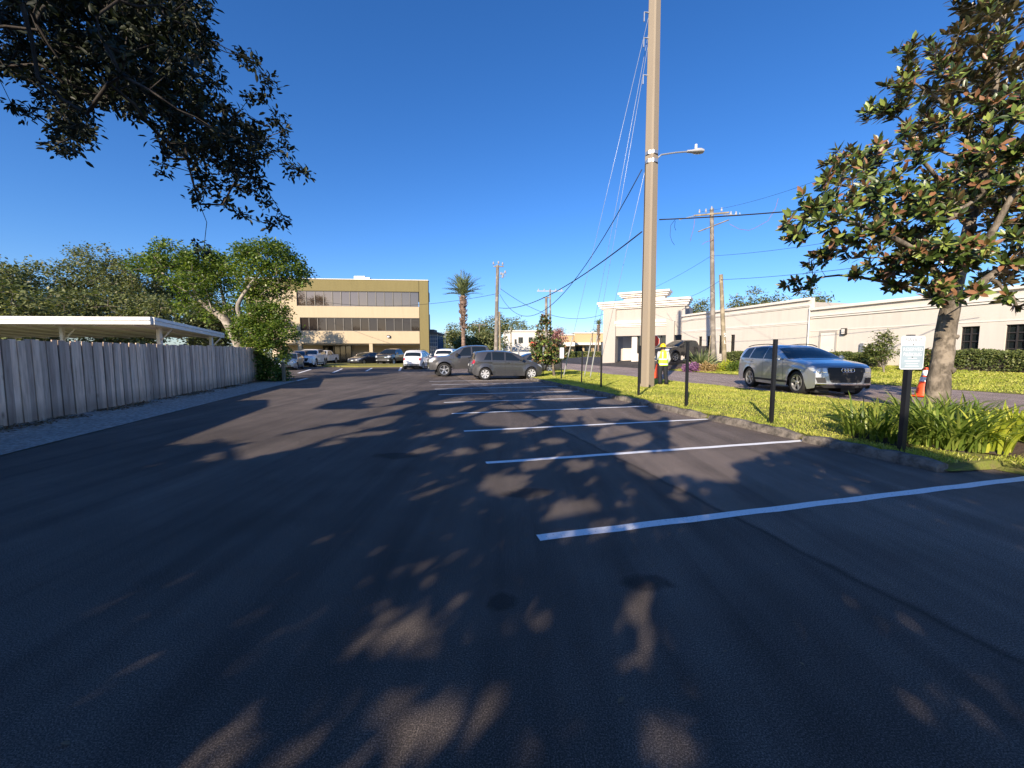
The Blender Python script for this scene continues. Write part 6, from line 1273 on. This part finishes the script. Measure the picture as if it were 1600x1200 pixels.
# overhead cables
pa = PB(1030, 343); pb_ = P(780, 481, YW)
cable('thick black cable sweeping from the right edge to the concrete pole', P(1760, 262, 13.0), pa, 0.25, 0.024)
cable('thick black cable sagging from the concrete pole down to the twin wooden poles', PB(1003, 362), pb_, 0.9, 0.026)
cable('thinner cable from the band of the concrete pole sagging to the twin wooden poles', PB(1003, 265), P(781, 460, YW), 3.6, 0.018)
cable('cable dipping from the twin wooden poles to the left corner of the white entrance block', P(782, 451, YW), P(946, 490, 47.2), 1.55, 0.022)
cable('service cable from the twin wooden poles to the cream office front', P(776, 459, YW), P(450, 461, 52), 1.3, 0.02)
cable('thin cable from the crossarm pole rising past the magnolia', P(1111, 400, YD-.25), P(1700, 290, 17), 0.5, 0.012)
cable('thin cable from the crossarm pole falling left behind the concrete pole', P(1111, 400, YD-.25), P(960, 470, 48), 0.5, 0.012)
cable('cable from the short leaning pole rising right behind the magnolia', P(1127, 437, YE-.15), P(1700, 362, 15), 0.3, 0.014)
cable('cable from the short leaning pole sagging left to the entrance block wall', P(1127, 437, YE-.15), P(1040, 468, 41), 0.5, 0.014)
cable('faint upper cable from the crossarm pole rising into the sky at right', P(1093, 331, YD-.1), P(1420, 225, 15), 0.4, 0.008, 'wire')
# guy wires with guards
for (pt, pe, lab) in (((1013, 28), (880, 590), 'leftmost guy wire running from the concrete pole top to the verge'), ((1014, 48), (913, 589), 'middle guy wire running from the concrete pole to the verge'), ((1014.5, 60), (922, 591.5), 'bright right guy wire of the three upper ones, concrete pole to verge'), ((1007, 270), (934, 588), 'lowest guy wire starting under the lamp arm of the concrete pole')):
    a, e = PB(*pt), G(pe[0], pe[1], 0.1); e.z = terrain(*to_uv(e)); o = thing('guy_wire', lab, 'guy wire', e, 0, 'guy wires of the concrete pole'); d = a-e
    m = MB(); m.tube([(0, 0, 0), d], 0.0075, 5); m.build('wire', M['wire_grey'], o, smooth='all'); dn_ = d.normalized()
    if pe[0] != 934: m = MB(); m.tube([dn_*0.15, dn_*2.35], 0.032, 8); m.build('guard', M['guard'], o, smooth=True)
    m = MB(); m.tube([(0, 0, -.1), dn_*.16], .02, 6); m.build('anchor', M['steel'], o)
# sign posts along the kerb
def sign_post(label, pxb, pyb, pyt, sign=None, detail=False, w=0.06, tilt=0.0):
    g_ = G(pxb, pyb, 0.06); g_.z = terrain(*to_uv(g_)); H = P(pxb, pyt, g_.y).z-g_.z; o = thing('sign_post', label, 'sign post', g_, TH*0.3, 'black sign posts along the kerb')
    tp = Vector((tilt*H, 0, H)); m = MB(); hw = w/2
    cs = [(-hw, -hw), (hw, -hw), (hw, hw), (-hw, hw)]; m.add([(x, y, -.1) for x, y in cs]+[(x+tp.x, y, H) for x, y in cs], [(3, 2, 1, 0), (4, 5, 6, 7), (0, 1, 5, 4), (1, 2, 6, 5), (2, 3, 7, 6), (3, 0, 4, 7)]); m.build('post', M['black'], o)
    if sign:
        sw, s0, s1 = sign[0], P(pxb, sign[1], g_.y).z-g_.z, P(pxb, sign[2], g_.y).z-g_.z; sh_ = s0-s1; ang = sign[3] if len(sign) > 3 else 0.0; zc = (s0+s1)/2; cx = tp.x*zc/H
        q = [(-sw/2+.02, -sh_/2), (sw/2-.02, -sh_/2), (sw/2, -sh_/2+.02), (sw/2, sh_/2-.02), (sw/2-.02, sh_/2), (-sw/2+.02, sh_/2), (-sw/2, sh_/2-.02), (-sw/2, -sh_/2+.02)]
        ax = Vector((math.cos(ang), math.sin(ang), 0)); nn = Vector((ax.y, -ax.x, 0)); oo = Vector((cx, 0, zc))+nn*(hw+.003)
        pan = MB().slab(oo, ax, (0, 0, 1), nn, q, 0.004).build('sign_panel', M['sign_white'], o)
        if detail:
            MB().slab(oo+nn*.0055, ax, (0, 0, 1), nn, [(-sw/2+.012, -sh_/2+.016), (sw/2-.012, -sh_/2+.016), (sw/2-.012, sh_/2-.125), (-sw/2+.012, sh_/2-.125)], 0.0012).build('panel_field', M['sign_grey'], pan)
            def txt(s, size, y, mat, x=0.0, sx=1.0):
                cu = bpy.data.curves.new('lettering', 'FONT'); cu.body = s; cu.size = size; cu.align_x = 'CENTER'; cu.extrude = 0.0005
                to = bpy.data.objects.new('lettering', cu); me = bpy.data.meshes.new_from_object(to); bpy.data.objects.remove(to); me.materials.append(mat); t_ = bpy.data.objects.new('lettering', me); C.objects.link(t_); t_.parent = pan
                p = oo+ax*x+nn*.0078+Vector((0, 0, y)); t_.matrix_local = Matrix.Translation(p) @ Matrix(((ax.x, 0, nn.x, 0), (ax.y, 0, nn.y, 0), (0, 1, 0, 0), (0, 0, 0, 1))) @ Matrix.Diagonal((sx, 1, 1, 1))
            txt('MAVILO', .062, sh_/2-.07, M['ink'], 0, 1.1); txt('RESERVED', .064, sh_/2-.20, M['sign_white']); txt('PARKING', .064, sh_/2-.265, M['sign_white'])
            m = MB()
            for (y, w_, h_) in ((sh_/2-.10, .2, .008), (-.045, .2, .010), (-.08, .13, .010), (-.115, .22, .010), (-.15, .17, .010), (-.185, .2, .010)): m.slab(oo+nn*.0075, ax, (0, 0, 1), nn, [(-w_/2, y), (w_/2, y), (w_/2, y+h_), (-w_/2, y+h_)], .0006)
            m.build('small_print', M['sign_white'], pan)
            m = MB()
            for y in (.11, -.06): m.lathe([(.008, 0), (.006, .004), (0, .005)], oo+nn*.0072+Vector((0, 0, y)), nn, 8)
            m.build('bolt', M['dark_frame'], pan)
    return o
sign_post('black post with the large reserved parking sign, nearest the camera in the strappy bed', 1407.5, 710, 523, (0.345, 525, 577), True, 0.064, 0.006)
sign_post('bare black post right of the concrete pole and in front of the silver car', 1204.5, 665.5, 530, None, False, 0.058, 0.003)
sign_post('bare black post between the concrete pole and the silver car', 1072, 637, 534, None, False, 0.058, -0.008)
sign_post('bare black post immediately left of the concrete pole', 997.6, 621, 540, None, False, 0.058, 0.003)
sign_post('black post with a white sign second left of the concrete pole', 939, 608, 534, (0.15, 535, 555, 1.0), False, 0.056)
sign_post('thin bare black post among the guy wires', 908.5, 600, 549, None, False, 0.05, 0.02)
sign_post('black post with a white sign beside the young magnolia', 877, 593.5, 542, (0.24, 543, 560, .3), False, 0.055)
sign_post('black post with a white sign in front of the hatchback nose', 848.5, 590, 541, (0.16, 541.5, 554, .8), False, 0.05)
# marker post by the bush
g_ = G(444, 597); o = thing('wooden_marker', 'short weathered wooden marker post at the end of the bush', 'post', g_); m = MB(); m.bbox((0, 0, .46), (.13, .13, .96), .02); m.build('post', M['wood_tan'], o); m = MB(); m.lathe([(0, .05), (.05, .03), (.095, 0)], (0, 0, .94), (0, 0, 1), 4); m.build('cap', M['wood_tan'], o)
# stop type sign far away
p = P(833, 551, 84); o = thing('road_sign', 'small red octagonal road sign in front of the far white building', 'road sign', (p.x, 84, 0)); zc = P(833, 537.5, 84).z
m = MB(); m.tube([(0, 0, 0), (0, 0, zc+.4)], .035, 6); m.build('post', M['steel'], o); m = MB(); m.slab((0, -.06, zc), (1, 0, 0), (0, 0, 1), (0, -1, 0), [(.62*math.cos(R(22.5+45*i)), .62*math.sin(R(22.5+45*i))) for i in range(8)], .02); m.build('sign_panel', M['red_sign'], o)
# traffic cones
def cone(label, loc, H, tilt=0.0, bands=True):
    o = thing('traffic_cone', label, 'traffic cone', loc, 0.4, 'orange traffic cones'); o.rotation_euler = (0, tilt, 0.4); w = H*.27
    MB().bbox((0, 0, .02), (w*2, w*2, .04), .012).build('base', M['orange'], o); r0, r1 = H*.205, H*.05; f = lambda z: r0+(r1-r0)*z
    m = MB(); m.lathe([(f(0), .04), (f(1), H), (f(1)*.6, H+.005), (f(1)*.6, H-.1)], (0, 0, 0), (0, 0, 1), 20); bd = m.build('cone_body', M['orange'], o, smooth=True)
    for a, c in (((.50, .66), (.72, .90)) if bands else ()): m = MB(); m.lathe([(f(a)+.004, .04+(H-.04)*a), (f(c)+.004, .04+(H-.04)*c)], (0, 0, 0), (0, 0, 1), 20); m.build('reflective_band', M['reflect'], o, smooth=True)
    return o
g_ = G(1441, 620, 0.06); cone('orange cone with two white bands leaning by the magnolia trunk', (g_.x, g_.y, .055), .93, .10)
g_ = G(1026, 590.5, 0.06); cn = cone('plain orange cone at the feet of the worker, right of the concrete pole', (g_.x, g_.y, .055), .78, 0, False)
# worker with the stop paddle
M['skin'] = mplain('skin', (0.35, 0.20, 0.14), 0.55); M['vest'] = mplain('hi_vis_vest', (0.55, 0.85, 0.05), 0.6, var=0.05); M['navy'] = mplain('dark_trousers', (0.012, 0.014, 0.02), 0.8); M['shirt'] = mplain('light_shirt', (0.62, 0.62, 0.62), 0.8); M['hat'] = mplain('yellow_hard_hat', (0.90, 0.58, 0.01), 0.35, var=0.03); M['boot'] = mplain('dark_boot', (0.02, 0.018, 0.016), 0.7)
g_ = G(1035, 603.5, 0.055); S_ = 1.0
wk = thing('person', 'worker in yellow hard hat and lime vest seen from behind, holding a red paddle', 'person', (g_.x, g_.y, .054), R(8))
# local axes: facing +Y (away from the camera), x to the right
verts = {'pel': (0, 0, .95), 'wai': (0, -.01, 1.08), 'che': (0, 0, 1.30), 'nec': (0, .01, 1.47), 'hed': (0, .03, 1.58), 'top': (0, .035, 1.68), 'nose': (0, .115, 1.59),
    'hl': (-.10, 0, .90), 'kl': (-.115, .03, .50), 'al': (-.12, -.02, .10), 'tl': (-.125, .12, .05), 'hr': (.10, 0, .90), 'kr': (.13, .01, .50), 'ar': (.15, -.03, .10), 'tr': (.155, .11, .05),
    'sl': (-.19, 0, 1.40), 'el': (-.27, .02, 1.13), 'wl': (-.23, .24, 1.12), 'pl': (-.225, .31, 1.13), 'sr': (.19, 0, 1.40), 'er': (.26, -.03, 1.13), 'wr': (.25, .10, .92), 'pr': (.245, .14, .85)}
rad = {'pel': (.15, .11), 'wai': (.135, .10), 'che': (.17, .115), 'nec': (.058, .058), 'hed': (.082, .098), 'top': (.07, .085), 'nose': (.018, .02), 'hl': (.09, .09), 'kl': (.058, .058), 'al': (.042, .042), 'tl': (.04, .03), 'hr': (.09, .09), 'kr': (.058, .058), 'ar': (.042, .042), 'tr': (.04, .03), 'sl': (.062, .062), 'el': (.044, .044), 'wl': (.03, .03), 'pl': (.036, .026), 'sr': (.062, .062), 'er': (.044, .044), 'wr': (.03, .03), 'pr': (.036, .026)}
ed = ['pel-wai', 'wai-che', 'che-nec', 'nec-hed', 'hed-top', 'hed-nose', 'pel-hl', 'hl-kl', 'kl-al', 'al-tl', 'pel-hr', 'hr-kr', 'kr-ar', 'ar-tr', 'che-sl', 'sl-el', 'el-wl', 'wl-pl', 'che-sr', 'sr-er', 'er-wr', 'wr-pr']
for s_, hnd, wri in (('l', 'pl', 'wl'), ('r', 'pr', 'wr')):
    h = Vector(verts[hnd]); d = (h-Vector(verts[wri])).normalized(); sd = Vector((0, 0, 1)) if s_ == 'l' else Vector((0, 1, 0)); cu = Vector((1, 0, 0)) if s_ == 'l' else Vector((-1, 0, 0))
    for k in range(4):
        b0 = h+sd*(.026-.0175*k); L = (.034, .04, .037, .028)[k]; p1 = b0+d*L*.9; p2 = p1+(d*.55+cu*.85)*L*.8; p3 = p2+(d*-.2+cu)*L*.6
        for q, (p, r_) in enumerate(((p1, .0095), (p2, .0085), (p3, .007))): n_ = 'f%s%d%d' % (s_, k, q); verts[n_] = tuple(p); rad[n_] = (r_, r_); ed.append(('%s-%s' % (hnd if q == 0 else 'f%s%d%d' % (s_, k, q-1), n_)))
    t1 = h+sd*.04-d*.02+cu*.01; t2 = t1+(d*.5+cu*.7+sd*.3)*.035
    for q, (p, r_) in enumerate(((t1, .011), (t2, .009))): n_ = 'th%s%d' % (s_, q); verts[n_] = tuple(p); rad[n_] = (r_, r_); ed.append('%s-%s' % (hnd if q == 0 else 'th%s0' % s_, n_))
names = list(verts); me = bpy.data.meshes.new('body'); me.from_pydata([verts[k] for k in names], [tuple(names.index(x) for x in e.split('-')) for e in ed], []); me.materials.append(M['skin'])
bo = bpy.data.objects.new('body', me); C.objects.link(bo); bo.parent = wk; sm = bo.modifiers.new('skin', 'SKIN'); sm.use_smooth_shade = True; bo.modifiers.new('sub', 'SUBSURF').render_levels = 2
for i, k in enumerate(names): sv = me.skin_vertices[0].data[i]; sv.radius = rad[k]; sv.use_root = (k == 'pel')
def V_(k, dz=0, dx=0, dy=0): a = verts[k]; return (a[0]+dx, a[1]+dy, a[2]+dz)
m = MB()
for s_ in 'lr': m.tube([V_('h'+s_, .05), V_('h'+s_, -.12), V_('k'+s_), V_('a'+s_, .12), V_('a'+s_, -.02)], [.115, .108, .082, .076, .080], 12)
m.lathe([(.165, .84), (.172, .90), (.168, 1.0), (.155, 1.06)], (0, 0, 0), (0, 0, 1), 18); m.v = [(x, y*(.72 if z > .83 else 1), z) for x, y, z in m.v]; m.build('trousers', M['navy'], wk, smooth='all')
m = MB()
for s_ in 'lr': m.tube([V_('s'+s_, .02, .03 if s_ == 'l' else -.03), V_('s'+s_, -.05), V_('e'+s_), V_('w'+s_)], [.075, .072, .058, .046], 10)
m.build('shirt', M['shirt'], wk, smooth='all')
def torso(prof, n=24):
    rows = []
    for z, rx, ry in prof: rows.append([(rx*math.copysign(abs(math.cos(a))**.8, math.cos(a)), ry*math.copysign(abs(math.sin(a))**.8, math.sin(a)), z) for a in [2*math.pi*i/n for i in range(n+1)]])
    return MB().grid(rows)
vp = [(.86, .195, .145), (.95, .192, .142), (1.08, .182, .135), (1.22, .196, .14), (1.34, .205, .14), (1.42, .185, .125), (1.47, .11, .09), (1.485, .075, .075)]
ve = torso(vp).build('vest', M['vest'], wk, smooth='all')
for z0, z1 in ((.90, .95), (1.10, 1.15)):
    f_ = lambda z: (float(np.interp(z, [q[0] for q in vp], [q[1] for q in vp]))+.004, float(np.interp(z, [q[0] for q in vp], [q[2] for q in vp]))+.004)
    torso([(z0, *f_(z0)), (z1, *f_(z1))]).build('reflective_stripe', M['reflect'], ve)
m = MB()
for x in (-.1, .1): m.tube([(x, -.147, 1.15), (x, -.150, 1.3), (x*.9, -.125, 1.43)], .022, 4)
m.build('reflective_stripe', M['reflect'], ve)
m = MB()
for s_ in 'lr': p = verts['a'+s_]; m.bbox((p[0], p[1]+.055, .055), (.105, .27, .11), .03); m.tube([(p[0], p[1], .08), (p[0], p[1], .2)], [.06, .062], 10)
m.build('boot', M['boot'], wk, smooth=True)
m = MB(); m.lathe([(.122, 0), (.120, .03), (.108, .08), (.075, .125), (.03, .142), (0, .145)], (0, .035, 1.635), (0, 0, 1), 20); m.lathe([(.118, 0), (.15, -.006), (.15, .004), (.118, .012)], (0, .05, 1.637), (0, 0, 1), 20); m.tube([(0, -.08, 1.66), (0, -.04, 1.745), (0, .035, 1.785), (0, .11, 1.745), (0, .15, 1.66)], .014, 6); m.build('hard_hat', M['hat'], wk, smooth='all')
m = MB(); m.lathe([(.088, 0), (.094, .06), (.09, .1)], (0, .015, 1.545), (0, 0, 1), 14); m.v = [(x, min(y, .05), z) for x, y, z in m.v]; m.build('hair', M['boot'], wk, smooth='all')
# paddle: round pole gripped in the left hand
hand = wk.matrix_basis @ Vector((-.215, .345, 1.13)); pd = thing('stop_paddle', 'red octagonal paddle on an orange pole held upright by the worker', 'stop paddle', (hand.x, hand.y, .054))
zt_ = P(1024, 533, hand.y).z-.054; m = MB(); m.tube([(0, 0, 0), (0, 0, zt_+.1)], .022, 8); m.build('pole', M['orange'], pd, smooth=True)
oc = [(.26*math.cos(R(22.5+45*i)), .26*math.sin(R(22.5+45*i))) for i in range(8)]; oc2 = [(x*.9, y*.9) for x, y in oc]
ax = Vector((math.cos(R(25)), math.sin(R(25)), 0)); nn = Vector((ax.y, -ax.x, 0)); sp = MB().slab(Vector((0, 0, zt_))+nn*.024, ax, (0, 0, 1), nn, oc, .006).build('sign_panel', M['reflect'], pd); MB().slab(Vector((0, 0, zt_))+nn*.0305, ax, (0, 0, 1), nn, oc2, .002).build('sign_field', M['red_sign'], sp); MB().slab(Vector((0, 0, zt_))+nn*.0225, ax, (0, 0, 1), nn, oc2, .001).build('sign_back', M['red_sign'], sp)
